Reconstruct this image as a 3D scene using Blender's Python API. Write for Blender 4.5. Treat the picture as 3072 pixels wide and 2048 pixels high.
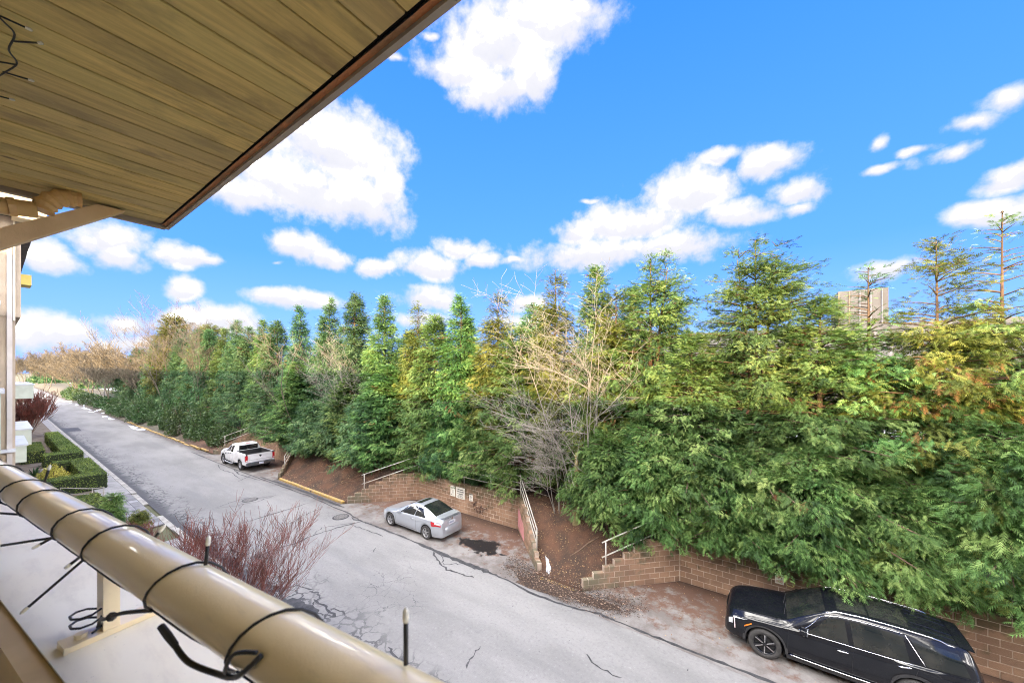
import bpy, bmesh, math, random
import numpy as np
from mathutils import Vector, Matrix

for o in list(bpy.data.objects):
    bpy.data.objects.remove(o, do_unlink=True)
SC = bpy.context.scene
COL = SC.collection
R = math.radians

# ------------------------------------------------------------------ camera
# world: x runs along the road (right), y across it (away from the house), z up
CAM_H = 7.9
YAW = 0.612
cam_d = bpy.data.cameras.new('camera')
cam = bpy.data.objects.new('camera', cam_d)
COL.objects.link(cam)
cam.location = (0, 0, CAM_H)
cam.rotation_euler = (math.pi / 2, 0, YAW)
cam_d.sensor_width = 36.0
cam_d.lens = 36.0 * 1100 / 3072
cam_d.shift_y = 87 / 3072
cam_d.clip_start = 0.02
cam_d.clip_end = 3000
cam_d.dof.use_dof = True
cam_d.dof.focus_distance = 16.0
cam_d.dof.aperture_fstop = 5.0
SC.camera = cam

# ------------------------------------------------------------------ view
SC.view_settings.view_transform = 'Standard'
SC.view_settings.look = 'None'
SC.view_settings.exposure = 1.55
SC.view_settings.gamma = 1.0
SC.view_settings.use_curve_mapping = False
SC.cycles.max_bounces = 6
SC.cycles.diffuse_bounces = 2
SC.cycles.glossy_bounces = 3
SC.cycles.transmission_bounces = 4
SC.cycles.transparent_max_bounces = 6
SC.cycles.caustics_reflective = False
SC.cycles.caustics_refractive = False
SC.cycles.use_denoising = True
SC.cycles.filter_width = 1.05
SC.cycles.denoiser = 'OPENIMAGEDENOISE'
SC.cycles.denoising_input_passes = 'RGB_ALBEDO_NORMAL'
SC.cycles.denoising_prefilter = 'NONE'
SC.cycles.use_adaptive_sampling = False

# ------------------------------------------------------------------ sun + sky
SUN_EL = R(15.0)
SUN_TO = Vector((0.42, -0.9075, 0)).normalized()       # horizontal direction towards the sun
sun_d = bpy.data.lights.new('sun', 'SUN')
sun_d.energy = 4.8
sun_d.angle = R(0.5)
sun_d.color = (1.0, 0.70, 0.34)
sun = bpy.data.objects.new('sun', sun_d)
COL.objects.link(sun)
sv = Vector((SUN_TO.x * math.cos(SUN_EL), SUN_TO.y * math.cos(SUN_EL), math.sin(SUN_EL)))
sun.rotation_euler = (-sv).to_track_quat('-Z', 'Y').to_euler()

CLOUDS = [(-36.9, 41.4, 9.9, 3.8, 1), (-30.7, 43.6, 10.4, 3.0, 1), (-36.9, 37.4, 5.7, 2.6, 1), (-42.1, 39.0, 6.7, 1.6, 0.9), (-32.3, 38.7, 5.2, 2.9, 1), (-24.1, 44.2, 6.5, 1.6, 0.8), (-60.6, 28.5, 8.1, 4.0, 1), (-65.1, 23.4, 9.0, 3.4, 1), (-58.5, 23.1, 7.0, 3.6, 1), (-70.3, 21.2, 5.6, 1.9, 0.9), (-54.4, 25.3, 2.8, 3.6, 1), (-65.1, 15.9, 3.7, 1.9, 1), (-61.7, 15.3, 2.7, 1.2, 1), (-67.0, 13.7, 1.9, 0.6, 0.5), (-47.2, 15.5, 5.2, 2.0, 1), (-54.9, 15.0, 2.5, 1.1, 1), (-43.6, 18.2, 4.6, 1.9, 0.8), (-40.1, 16.7, 3.1, 1.3, 0.9), (-9.5, 23.4, 6.8, 3.0, 1), (-4.1, 20.3, 4.4, 2.0, 1), (-17.9, 20.9, 7.8, 2.8, 1), (-22.1, 17.4, 10.9, 2.3, 0.95), (-11.3, 17.1, 8.3, 2.3, 0.9), (-24.8, 20.2, 4.5, 2.3, 0.9), (-6.2, 26.5, 2.8, 1.0, 0.9), (0.2, 25.0, 3.5, 1.6, 1), (2.9, 21.3, 2.8, 1.7, 0.95), (2.1, 19.2, 2.1, 1.0, 0.7), (17.7, 24.0, 1.8, 1.3, 0.62), (15.6, 23.0, 2.2, 1.3, 0.62), (14.5, 20.8, 2.6, 1.1, 0.62), (9.9, 23.6, 1.2, 1.1, 0.62), (12.5, 21.9, 1.8, 0.7, 0.62), (9.9, 21.1, 2.8, 0.7, 0.62), (18.8, 17.4, 2.0, 1.6, 0.9), (17.7, 14.6, 3.1, 1.2, 0.85), (10.6, 10.6, 2.7, 1.2, 0.85), (-66.3, 9.4, 4.2, 1.2, 1), (-47.7, 10.9, 5.0, 2.0, 1), (-33.0, 10.2, 3.7, 1.3, 0.85), (-49.0, 7.8, 4.2, 1.6, 0.9), (-33.0, 7.7, 4.1, 1.3, 0.9), (-83.1, 13.9, 2.4, 1.9, 1), (-82.4, 12.6, 1.9, 1.5, 0.9), (-84.6, 13.1, 1.8, 1.5, 0.8), (-86.6, 11.0, 2.3, 1.6, 0.8), (-76.8, 13.2, 3.3, 1.3, 1), (-74.6, 13.1, 1.8, 0.8, 0.9), (-77.3, 9.6, 1.7, 1.5, 1), (-85.8, 3.7, 4.6, 2.0, 0.8), (-81.4, 4.9, 3.2, 1.8, 0.85), (-77.1, 5.8, 2.7, 1.8, 0.9), (-72.6, 6.1, 3.4, 2.0, 1), (-80.5, 3.0, 8.5, 1.8, 0.75), (-48.7, 41.6, 1.8, 0.6, 0.7), (-53.3, 39.0, 2.1, 0.7, 0.5), (-23.2, 24.2, 2.1, 0.5, 0.5), (-34.6, 16.5, 3.4, 0.8, 0.5)]
# (azimuth, elevation, half width, half height in degrees, density)


class NT:
    """short hand for building node trees"""
    def __init__(self, tree):
        self.t = tree
        self.n = tree.nodes
        self.l = tree.links

    def new(self, kind, **kw):
        nd = self.n.new(kind)
        for k, v in kw.items():
            setattr(nd, k, v)
        return nd

    def put(self, sock, val):
        if val is None:
            return
        if hasattr(val, 'is_output') or isinstance(val, bpy.types.NodeSocket):
            self.l.new(val, sock)
        else:
            if isinstance(val, (tuple, list)) and len(val) == 3 and sock.type == 'RGBA':
                val = (*val, 1)
            sock.default_value = val

    def math(self, op, a, b=None, c=None, clamp=False):
        nd = self.new('ShaderNodeMath', operation=op)
        nd.use_clamp = clamp
        for i, v in enumerate((a, b, c)):
            self.put(nd.inputs[i], v)
        return nd.outputs[0]

    def vmath(self, op, a, b=None, c=None):
        nd = self.new('ShaderNodeVectorMath', operation=op)
        for i, v in enumerate((a, b, c)):
            if v is not None:
                self.put(nd.inputs[i], v)
        return nd.outputs['Value'] if op in ('LENGTH', 'DOT_PRODUCT', 'DISTANCE') else nd.outputs[0]

    def mix(self, fac, a, b, blend='MIX'):
        nd = self.new('ShaderNodeMix', data_type='RGBA', blend_type=blend)
        self.put(nd.inputs[0], fac)
        self.put(nd.inputs[6], a)
        self.put(nd.inputs[7], b)
        return nd.outputs[2]

    def noise(self, vec, scale, detail=4, rough=0.55, color=False, dist=0.0):
        nd = self.new('ShaderNodeTexNoise')
        self.put(nd.inputs['Vector'], vec)
        nd.inputs['Scale'].default_value = scale
        nd.inputs['Detail'].default_value = detail
        nd.inputs['Roughness'].default_value = rough
        nd.inputs['Distortion'].default_value = dist
        return nd.outputs['Color' if color else 'Fac']

    def smooth(self, v, lo, hi, a=0.0, b=1.0):
        nd = self.new('ShaderNodeMapRange', interpolation_type='SMOOTHSTEP')
        self.put(nd.inputs[0], v)
        nd.inputs[1].default_value = lo
        nd.inputs[2].default_value = hi
        nd.inputs[3].default_value = a
        nd.inputs[4].default_value = b
        return nd.outputs[0]

    def ramp(self, fac, stops):
        nd = self.new('ShaderNodeValToRGB')
        self.put(nd.inputs[0], fac)
        e = nd.color_ramp.elements
        while len(e) < len(stops):
            e.new(0.5)
        for k, (p, c) in enumerate(stops):
            e[k].position = p
            e[k].color = (*c, 1)
        return nd.outputs[0]


def build_world():
    w = bpy.data.worlds.new('World')
    SC.world = w
    w.use_nodes = True
    T = NT(w.node_tree)
    T.n.clear()
    out = T.new('ShaderNodeOutputWorld')
    d = T.new('ShaderNodeTexCoord').outputs['Generated']
    sky = T.new('ShaderNodeTexSky')
    sky.sky_type = 'NISHITA'
    sky.sun_disc = False
    sky.sun_elevation = SUN_EL
    sky.sun_rotation = math.atan2(SUN_TO.x, SUN_TO.y)
    sky.air_density = 1.0
    sky.dust_density = 0.3
    sky.ozone_density = 2.0
    sep = T.new('ShaderNodeSeparateXYZ')
    T.put(sep.inputs[0], d)
    az = T.math('MULTIPLY', T.math('ARCTAN2', sep.outputs[0], sep.outputs[1]), 180 / math.pi)
    el = T.math('MULTIPLY', T.math('ARCSINE', sep.outputs[2]), 180 / math.pi)
    # deep blue overhead, paler towards the horizon, on top of the physical sky
    tint = T.ramp(T.math('DIVIDE', el, 60.0, clamp=True),
                  [(0.0, SKY_LO), (0.25, SKY_MID), (0.8, SKY_HI)])
    blue = T.mix(SKY_MIX, T.mix(1.0, sky.outputs[0], (1.0, 1.0, 1.0), 'MULTIPLY'), tint)
    na = T.noise(d, 7.0, 3, 0.5, color=True)
    nb = T.noise(d, 9.0, 8, 0.58)
    comb = T.new('ShaderNodeCombineXYZ')
    T.put(comb.inputs[0], az)
    T.put(comb.inputs[1], el)
    off = T.vmath('MULTIPLY', T.vmath('SUBTRACT', na, (0.5, 0.5, 0.5)), (6.0, 3.0, 0))
    P = T.vmath('ADD', comb.outputs[0], off)
    nf_ = T.noise(d, 34.0, 5, 0.6)
    nbs = T.math('ADD', T.math('MULTIPLY_ADD', nb, 2.2, -1.1), T.math('MULTIPLY_ADD', nf_, 0.9, -0.45))

    def cloud_bg(f, b):
        m = T.math('ADD', f, nbs)
        alpha = T.smooth(m, -0.15, 0.62)
        lit = T.smooth(T.math('ADD', T.math('SUBTRACT', b, f), T.math('MULTIPLY', nbs, 0.5)), -0.45, 0.40)
        col = T.mix(lit, CLOUD_DARK, CLOUD_LIT)
        # thick cloud cores boosted far past white to brighten the shaded street
        core = T.math('MULTIPLY', T.smooth(m, 0.50, 1.05), T.smooth(lit, 0.45, 0.9))
        cv = T.new('ShaderNodeCombineXYZ')
        for i_ in range(3):
            T.put(cv.inputs[i_], T.math('MULTIPLY_ADD', core, CLOUD_CORE * (1.0, 0.965, 0.87)[i_], 1.0))
        col = T.vmath('MULTIPLY', col, cv.outputs[0])
        bg = T.new('ShaderNodeBackground')
        T.put(bg.inputs[0], T.mix(alpha, blue, col))
        bg.inputs[1].default_value = SKY_STRENGTH
        return bg.outputs[0]

    # unseen clouds outside the mapped part, added and brightened to light the shade
    g0 = T.noise(d, 2.3, 2, 0.5)
    gf = T.math('MULTIPLY_ADD', g0, 5.0, -2.22)
    gb = T.math('ADD', gf, T.math('MULTIPLY_ADD', T.noise(d, 4.5, 3, 0.5), 2.2, -0.92))
    bd = T.math('MAXIMUM', T.math('SUBTRACT', T.math('ABSOLUTE', T.math('ADD', az, 34.5)), 56.5), T.math('SUBTRACT', el, 52.0))
    fade = T.smooth(bd, 0.0, 14.0, -1.3, 0.0)
    shader = cloud_bg(T.math('ADD', gf, fade), T.math('ADD', gb, fade))
    edges = [-91, -72, -56, -42, -28, -12, 4, 22]
    up = T.math('LESS_THAN', el, 52.0)
    for k in range(len(edges) - 1):
        lo, hi = edges[k], edges[k + 1]
        f = b = None
        for (ca, ce, ra, re, wt) in CLOUDS:
            if ca + ra * 1.35 + 4 < lo or ca - ra * 1.35 - 4 > hi:
                continue
            q = T.vmath('MULTIPLY_ADD', P, (1 / ra, 1 / re, 0), (-ca / ra, -ce / re, 0))
            fi = T.math('SUBTRACT', wt * 1.22, T.vmath('LENGTH', q))
            bi = T.math('ADD', fi, T.vmath('DOT_PRODUCT', q, (0, 0.5, 0)))
            f = fi if f is None else T.math('MAXIMUM', f, fi)
            b = bi if b is None else T.math('MAXIMUM', b, bi)
        inside = T.math('MULTIPLY', up, T.math('MULTIPLY', T.math('GREATER_THAN', az, float(lo)), T.math('LESS_THAN', az, float(hi))))
        mx = T.new('ShaderNodeMixShader')
        T.put(mx.inputs[0], inside)
        T.l.new(shader, mx.inputs[1])
        T.l.new(cloud_bg(f, b), mx.inputs[2])
        shader = mx.outputs[0]
    T.l.new(shader, out.inputs[0])


SKY_STRENGTH = 0.10
SKY_MIX = 0.9
SKY_LO = (1.15, 2.35, 6.0)
SKY_MID = (0.40, 1.65, 6.0)
SKY_HI = (0.14, 1.12, 6.0)
CLOUD_DARK = (2.95, 2.98, 3.3)
CLOUD_LIT = (3.6, 3.55, 3.7)
CLOUD_CORE = 27.0
build_world()
w_ = SC.world
try:
    w_.cycles.sampling_method = 'MANUAL'
    w_.cycles.sample_map_resolution = 2048
except Exception:
    pass

# ------------------------------------------------------------------ helpers: materials
MATS = {}


def material(name, c1, c2=None, rough=0.8, metal=0.0, scale=6.0, detail=5, bump=0.0, bump_scale=40.0,
             coat=0.0, spec=0.5, vary=0.0, coords='Object', stretch=None, build=None, lo=0.35, hi=0.65):
    m = bpy.data.materials.new(name)
    m.use_nodes = True
    T = NT(m.node_tree)
    T.n.clear()
    out = T.new('ShaderNodeOutputMaterial')
    bs = T.new('ShaderNodeBsdfPrincipled')
    T.l.new(bs.outputs[0], out.inputs[0])
    bs.inputs['Roughness'].default_value = rough
    bs.inputs['Metallic'].default_value = metal
    bs.inputs['Coat Weight'].default_value = coat
    bs.inputs['Coat Roughness'].default_value = 0.03
    bs.inputs['Specular IOR Level'].default_value = spec
    tc = T.new('ShaderNodeTexCoord')
    if coords == 'World':
        vec = T.new('ShaderNodeNewGeometry').outputs['Position']
    else:
        vec = tc.outputs[coords]
    if stretch:
        vec = T.vmath('MULTIPLY', vec, stretch)
    if c2 is None:
        col = None
        bs.inputs['Base Color'].default_value = (*c1, 1)
    else:
        n = T.noise(vec, scale, detail)
        col = T.mix(T.smooth(n, lo, hi), c1, c2)
    if vary:
        inf = T.new('ShaderNodeObjectInfo').outputs['Random']
        hs = T.new('ShaderNodeHueSaturation')
        T.put(hs.inputs['Value'], T.math('MULTIPLY_ADD', inf, 2 * vary, 1 - vary))
        T.put(hs.inputs['Hue'], T.math('MULTIPLY_ADD', inf, 0.03, 0.485))
        T.put(hs.inputs['Color'], col if col is not None else c1)
        col = hs.outputs[0]
    if build:
        col = build(T, vec, col, bs) or col
    if col is not None:
        T.l.new(col, bs.inputs['Base Color'])
    if bump:
        b = T.new('ShaderNodeBump')
        b.inputs['Strength'].default_value = bump
        b.inputs['Distance'].default_value = 0.02
        T.put(b.inputs['Height'], T.noise(vec, bump_scale, 4, 0.6))
        T.l.new(b.outputs[0], bs.inputs['Normal'])
    MATS[name] = m
    return m


def foliage(name, dark, mid, light, brown=None, brown_at=0.975, transl=0.35, rough=0.6):
    """leaf faces: tone from a per-leaf value plus a broad noise, some light passing through"""
    m = bpy.data.materials.new(name)
    m.use_nodes = True
    T = NT(m.node_tree)
    T.n.clear()
    out = T.new('ShaderNodeOutputMaterial')
    at = T.new('ShaderNodeAttribute')
    at.attribute_name = 'tone'
    tone = at.outputs['Fac']
    vec = T.new('ShaderNodeNewGeometry').outputs['Position']
    n = T.noise(vec, 0.55, 3, 0.6)
    v = T.math('ADD', T.math('MULTIPLY', tone, 0.62), T.math('MULTIPLY_ADD', n, 1.1, -0.35))
    col = T.ramp(v, [(0.05, dark), (0.5, mid), (0.95, light)])
    if brown:
        col = T.mix(T.math('GREATER_THAN', tone, brown_at), col, brown)
    inf = T.new('ShaderNodeObjectInfo').outputs['Random']
    hs = T.new('ShaderNodeHueSaturation')
    T.put(hs.inputs['Value'], T.math('MULTIPLY_ADD', inf, 0.35, 0.85))
    T.put(hs.inputs['Hue'], T.math('MULTIPLY_ADD', inf, 0.04, 0.48))
    T.put(hs.inputs['Color'], col)
    col = hs.outputs[0]
    bs = T.new('ShaderNodeBsdfPrincipled')
    bs.inputs['Roughness'].default_value = rough
    bs.inputs['Specular IOR Level'].default_value = 0.3
    T.l.new(col, bs.inputs['Base Color'])
    tr = T.new('ShaderNodeBsdfTranslucent')
    T.l.new(T.mix(1.0, col, (1.0, 1.0, 0.6), 'MULTIPLY'), tr.inputs[0])
    mx = T.new('ShaderNodeMixShader')
    mx.inputs[0].default_value = transl
    T.l.new(bs.outputs[0], mx.inputs[1])
    T.l.new(tr.outputs[0], mx.inputs[2])
    T.l.new(mx.outputs[0], out.inputs[0])
    MATS[name] = m
    return m


# ------------------------------------------------------------------ helpers: objects
def tag(o, label=None, cat=None, group=None, kind=None):
    if label:
        o['label'] = label
    if cat:
        o['category'] = cat
    if group:
        o['group'] = group
    if kind:
        o['kind'] = kind
    return o


def thing(name, label, cat, loc=(0, 0, 0), rotz=0.0, group=None):
    o = bpy.data.objects.new(name, None)
    o.empty_display_size = 0.1
    COL.objects.link(o)
    o.location = loc
    o.rotation_euler = (0, 0, rotz)
    return tag(o, label, cat, group)


def link(name, me, parent=None, loc=None, rot=None, scale=None):
    o = bpy.data.objects.new(name, me)
    COL.objects.link(o)
    if parent is not None:
        o.parent = parent
    if loc is not None:
        o.location = loc
    if rot is not None:
        o.rotation_euler = rot
    if scale is not None:
        o.scale = scale
    return o


def copy_tree(o, parent=None):
    c = o.copy()
    COL.objects.link(c)
    c.parent = parent
    for ch in list(o.children):
        copy_tree(ch, c)
    return c


class MB:
    """collects simple shapes; build() links them as one mesh object"""
    def __init__(self):
        self.v = []
        self.f = []
        self.m = []

    def add(self, vs, fs, mi=0):
        k = len(self.v)
        self.v += [tuple(p) for p in vs]
        self.f += [tuple(i + k for i in q) for q in fs]
        self.m += [mi] * len(fs)
        return self

    def box(self, x0, x1, y0, y1, z0, z1, mi=0):
        vs = [(x0, y0, z0), (x1, y0, z0), (x1, y1, z0), (x0, y1, z0), (x0, y0, z1), (x1, y0, z1), (x1, y1, z1), (x0, y1, z1)]
        return self.add(vs, [(0, 3, 2, 1), (4, 5, 6, 7), (0, 1, 5, 4), (1, 2, 6, 5), (2, 3, 7, 6), (3, 0, 4, 7)], mi)

    def cbox(self, c, s, rz=0.0, ry=0.0, mi=0):
        M = Matrix.Translation(c) @ Matrix.Rotation(rz, 4, 'Z') @ Matrix.Rotation(ry, 4, 'Y')
        a, b, h = s[0] / 2, s[1] / 2, s[2] / 2
        vs = [M @ Vector(p) for p in ((-a, -b, -h), (a, -b, -h), (a, b, -h), (-a, b, -h), (-a, -b, h), (a, -b, h), (a, b, h), (-a, b, h))]
        return self.add(vs, [(0, 3, 2, 1), (4, 5, 6, 7), (0, 1, 5, 4), (1, 2, 6, 5), (2, 3, 7, 6), (3, 0, 4, 7)], mi)

    def prism(self, poly, z0, z1, mi=0):
        n = len(poly)
        vs = [(x, y, z0) for x, y in poly] + [(x, y, z1) for x, y in poly]
        fs = [tuple(range(n - 1, -1, -1)), tuple(range(n, 2 * n))] + [(i, (i + 1) % n, n + (i + 1) % n, n + i) for i in range(n)]
        return self.add(vs, fs, mi)

    def sheet(self, poly, z, mi=0):
        return self.add([(x, y, z) for x, y in poly], [tuple(range(len(poly)))], mi)

    def tube(self, pts, rad, n=6, mi=0, cap=True):
        pts = [Vector(p) for p in pts]
        if not isinstance(rad, (list, tuple)):
            rad = [rad] * len(pts)
        vs, fs = [], []
        up = Vector((0, 0, 1))
        ref = None
        for i, p in enumerate(pts):
            t = (pts[min(i + 1, len(pts) - 1)] - pts[max(i - 1, 0)])
            t = t.normalized() if t.length > 1e-9 else Vector((0, 0, 1))
            if ref is None:
                ref = t.cross(up if abs(t.z) < 0.9 else Vector((1, 0, 0))).normalized()
            ref = (ref - t * ref.dot(t))
            ref = ref.normalized() if ref.length > 1e-6 else t.orthogonal().normalized()
            b = t.cross(ref)
            for k in range(n):
                a = 2 * math.pi * k / n
                vs.append(p + (ref * math.cos(a) + b * math.sin(a)) * rad[i])
        for i in range(len(pts) - 1):
            for k in range(n):
                fs.append((i * n + k, i * n + (k + 1) % n, (i + 1) * n + (k + 1) % n, (i + 1) * n + k))
        if cap:
            fs.append(tuple(range(n - 1, -1, -1)))
            e = (len(pts) - 1) * n
            fs.append(tuple(range(e, e + n)))
        return self.add(vs, fs, mi)

    def disc(self, c, r, axis='Z', n=20, mi=0):
        vs = []
        for k in range(n):
            a = 2 * math.pi * k / n
            u, v = r * math.cos(a), r * math.sin(a)
            vs.append((c[0] + u, c[1] + v, c[2]) if axis == 'Z' else (c[0] + u, c[1], c[2] + v))
        return self.add(vs, [tuple(range(n))], mi)

    def mesh(self, name, mats, smooth=False, bevel=0.0, fix=False):
        me = bpy.data.meshes.new(name)
        me.from_pydata(self.v, [], self.f)
        if not isinstance(mats, (list, tuple)):
            mats = [mats]
        for m in mats:
            me.materials.append(m)
        if len(mats) > 1:
            me.polygons.foreach_set('material_index', self.m)
        if bevel or fix:
            bm = bmesh.new()
            bm.from_mesh(me)
            if fix:
                bmesh.ops.recalc_face_normals(bm, faces=bm.faces)
            if bevel:
                bmesh.ops.bevel(bm, geom=[e for e in bm.edges], offset=bevel, segments=2, profile=0.6, affect='EDGES', clamp_overlap=True)
            bm.to_mesh(me)
            bm.free()
        if smooth:
            me.polygons.foreach_set('use_smooth', [True] * len(me.polygons))
        me.update()
        return me

    def build(self, name, mats, parent=None, smooth=False, bevel=0.0, fix=False):
        return link(name, self.mesh(name, mats, smooth, bevel, fix), parent)


def np_mesh(name, verts, tris, mat, tone=None, quads=False, smooth=False):
    k = 4 if quads else 3
    me = bpy.data.meshes.new(name)
    nv, nt = len(verts), len(tris)
    me.vertices.add(nv)
    me.vertices.foreach_set('co', np.asarray(verts, np.float32).ravel())
    me.loops.add(nt * k)
    me.loops.foreach_set('vertex_index', np.asarray(tris, np.int32).ravel())
    me.polygons.add(nt)
    me.polygons.foreach_set('loop_start', np.arange(0, nt * k, k, dtype=np.int32))
    me.polygons.foreach_set('loop_total', np.full(nt, k, np.int32))
    if tone is not None:
        a = me.attributes.new('tone', 'FLOAT', 'FACE')
        a.data.foreach_set('value', np.asarray(tone, np.float32))
    if smooth:
        me.polygons.foreach_set('use_smooth', np.ones(nt, bool))
    me.materials.append(mat)
    me.update(calc_edges=True)
    return me


def sstep(x, a=0.0, b=1.0):
    t = min(1.0, max(0.0, (x - a) / (b - a)))
    return t * t * (3 - 2 * t)
# ------------------------------------------------------------------ materials
def road_nodes(T, vec, col, bs):
    sep = T.new('ShaderNodeSeparateXYZ')
    T.put(sep.inputs[0], vec)
    x, y = sep.outputs[0], sep.outputs[1]
    fine = T.noise(vec, 42.0, 3, 0.7)
    big = T.noise(T.vmath('MULTIPLY', vec, (0.35, 1.0, 1.0)), 0.45, 5, 0.6)
    c = T.mix(T.smooth(big, 0.35, 0.68), ROAD_A, ROAD_B)
    c = T.mix(T.smooth(fine, 0.60, 0.78, 0, 0.45), c, (0.06, 0.062, 0.066))
    c = T.mix(T.smooth(fine, 0.22, 0.36, 0.35, 0.0), c, (0.55, 0.55, 0.56))
    mid = T.noise(vec, 11.0, 4, 0.75)
    c = T.mix(T.smooth(mid, 0.50, 0.72, 0, 0.42), c, (0.11, 0.112, 0.115))
    c = T.mix(T.smooth(mid, 0.28, 0.44, 0.35, 0.0), c, (0.36, 0.36, 0.36))
    sp = T.noise(vec, 1.7, 6, 0.7)
    c = T.mix(T.smooth(sp, 0.60, 0.74, 0, 0.40), c, (0.10, 0.10, 0.102))
    # long tyre-worn bands
    band = T.noise(T.vmath('MULTIPLY', vec, (0.05, 1.1, 1.0)), 1.0, 3, 0.5)
    c = T.mix(T.smooth(band, 0.56, 0.72, 0, 0.35), c, (0.15, 0.153, 0.16))
    # crazed, crack-sealed strip along the house-side gutter
    w1 = T.noise(vec, 0.6, 3, 0.6)
    edge = T.smooth(T.math('ADD', y, T.math('MULTIPLY', w1, -2.6)), 4.75, 5.9, 1.0, 0.0)
    vo = T.new('ShaderNodeTexVoronoi', feature='DISTANCE_TO_EDGE')
    T.put(vo.inputs['Vector'], T.vmath('ADD', vec, T.vmath('MULTIPLY', T.noise(vec, 2.5, 3, 0.6, color=True), (0.5, 0.5, 0))))
    vo.inputs['Scale'].default_value = 2.3
    crack = T.smooth(vo.outputs['Distance'], 0.02, 0.085, 0.9, 0.0)
    thin = T.smooth(vo.outputs['Distance'], 0.004, 0.02, 0.8, 0.0)
    patch = T.smooth(T.noise(vec, 0.33, 2, 0.5), 0.34, 0.48)
    c = T.mix(T.math('MULTIPLY', T.math('MULTIPLY', crack, edge), patch), c, (0.035, 0.036, 0.04))
    far = T.smooth(T.noise(vec, 0.21, 2, 0.5), 0.60, 0.66)
    c = T.mix(T.math('MULTIPLY', thin, T.math('MULTIPLY', far, 0.8)), c, (0.05, 0.05, 0.055))
    gut = T.smooth(T.math('ADD', y, T.math('MULTIPLY', T.noise(vec, 1.3, 4, 0.6), -0.9)), 5.15, 5.7, 0.92, 0.0)
    c = T.mix(gut, c, (0.06, 0.062, 0.068))
    # dirt washed to the far edge
    de = T.smooth(T.math('ADD', y, T.math('MULTIPLY', T.noise(vec, 1.1, 5, 0.65), 1.6)), 11.9, 12.7, 0.0, 0.9)
    c = T.mix(de, c, (0.10, 0.085, 0.078))
    return c


def bay_nodes(T, vec, col, bs):
    sep = T.new('ShaderNodeSeparateXYZ')
    T.put(sep.inputs[0], vec)
    y = sep.outputs[1]
    n1 = T.noise(vec, 0.9, 6, 0.66)
    n2 = T.noise(T.vmath('ADD', vec, (31, 7, 0)), 2.4, 6, 0.7)
    fine = T.noise(vec, 45.0, 3, 0.7)
    c = T.mix(T.smooth(n1, 0.4, 0.62), (0.225, 0.213, 0.20), (0.145, 0.128, 0.117))
    red = T.math('ADD', T.math('MULTIPLY', T.math('SUBTRACT', y, 12.7), 0.10), n2)
    c = T.mix(T.smooth(red, 0.42, 0.64, 0, 0.92), c, (0.125, 0.062, 0.038))
    c = T.mix(T.smooth(fine, 0.58, 0.75, 0, 0.5), c, (0.07, 0.05, 0.045))
    # wet oil stain left in the bay behind the coupe
    dv = T.vmath('MULTIPLY', T.vmath('SUBTRACT', vec, (-10.6, 12.75, 0)), (0.72, 1.35, 0))
    st = T.math('ADD', T.vmath('LENGTH', dv), T.math('MULTIPLY_ADD', T.noise(vec, 1.7, 5, 0.65), 2.3, -1.15))
    k = T.smooth(st, 0.66, 0.78, 0.97, 0.0)
    c = T.mix(k, c, (0.007, 0.007, 0.009))
    c = T.mix(T.smooth(T.math('ADD', y, T.math('MULTIPLY', n1, 0.6)), 14.55, 15.3, 0.0, 0.85), c, (0.05, 0.028, 0.018))
    rg = T.math('MULTIPLY_ADD', k, -0.5, 0.9)
    T.l.new(rg, bs.inputs['Roughness'])
    return c


ROAD_A = (0.245, 0.24, 0.232)
ROAD_B = (0.178, 0.175, 0.17)
m_road = material('worn_asphalt', (0.3, 0.3, 0.3), rough=0.88, coords='World', build=road_nodes, bump=0.35, bump_scale=60)
m_bay = material('dirty_asphalt', (0.2, 0.2, 0.2), rough=0.9, coords='World', build=bay_nodes, bump=0.4, bump_scale=50)
m_tar = material('crack_tar', (0.03, 0.03, 0.033), (0.06, 0.06, 0.062), rough=0.7, scale=5, coords='World')
m_conc = material('pale_concrete', (0.31, 0.305, 0.30), (0.22, 0.218, 0.215), rough=0.9, scale=2.2, coords='World', bump=0.3, bump_scale=30)
m_kerb = material('kerb_concrete', (0.40, 0.385, 0.345), (0.26, 0.25, 0.23), rough=0.9, scale=3.5, coords='World', bump=0.3, bump_scale=30)


def yellow_nodes(T, vec, col, bs):
    n = T.noise(vec, 7.0, 6, 0.7)
    c = T.mix(T.smooth(n, 0.46, 0.62), (0.46, 0.30, 0.085), (0.30, 0.24, 0.17))
    return T.mix(T.smooth(T.noise(vec, 2.2, 4, 0.6), 0.58, 0.7), c, (0.13, 0.08, 0.055))


m_yellow = material('worn_yellow_paint', (0.5, 0.35, 0.1), rough=0.85, coords='World', build=yellow_nodes, bump=0.4, bump_scale=30)


def mulch_nodes(T, vec, col, bs):
    n = T.noise(vec, 1.1, 6, 0.65)
    f = T.noise(vec, 30.0, 4, 0.7)
    c = T.mix(T.smooth(n, 0.36, 0.66), (0.105, 0.05, 0.028), (0.045, 0.028, 0.019))
    c = T.mix(T.smooth(f, 0.58, 0.72, 0, 0.75), c, (0.32, 0.21, 0.15))
    c = T.mix(T.smooth(f, 0.26, 0.4, 0.7, 0.0), c, (0.03, 0.018, 0.012))
    sep = T.new('ShaderNodeSeparateXYZ')
    T.put(sep.inputs[0], vec)
    c = T.mix(T.smooth(sep.outputs[0], -62.0, -46.0, 0.85, 0.0), c, (0.10, 0.095, 0.07))
    lot = T.smooth(T.math('ADD', sep.outputs[1], T.math('MULTIPLY', n, 3.0)), 21.0, 23.0)
    return T.mix(lot, c, (0.10, 0.11, 0.06))


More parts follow.
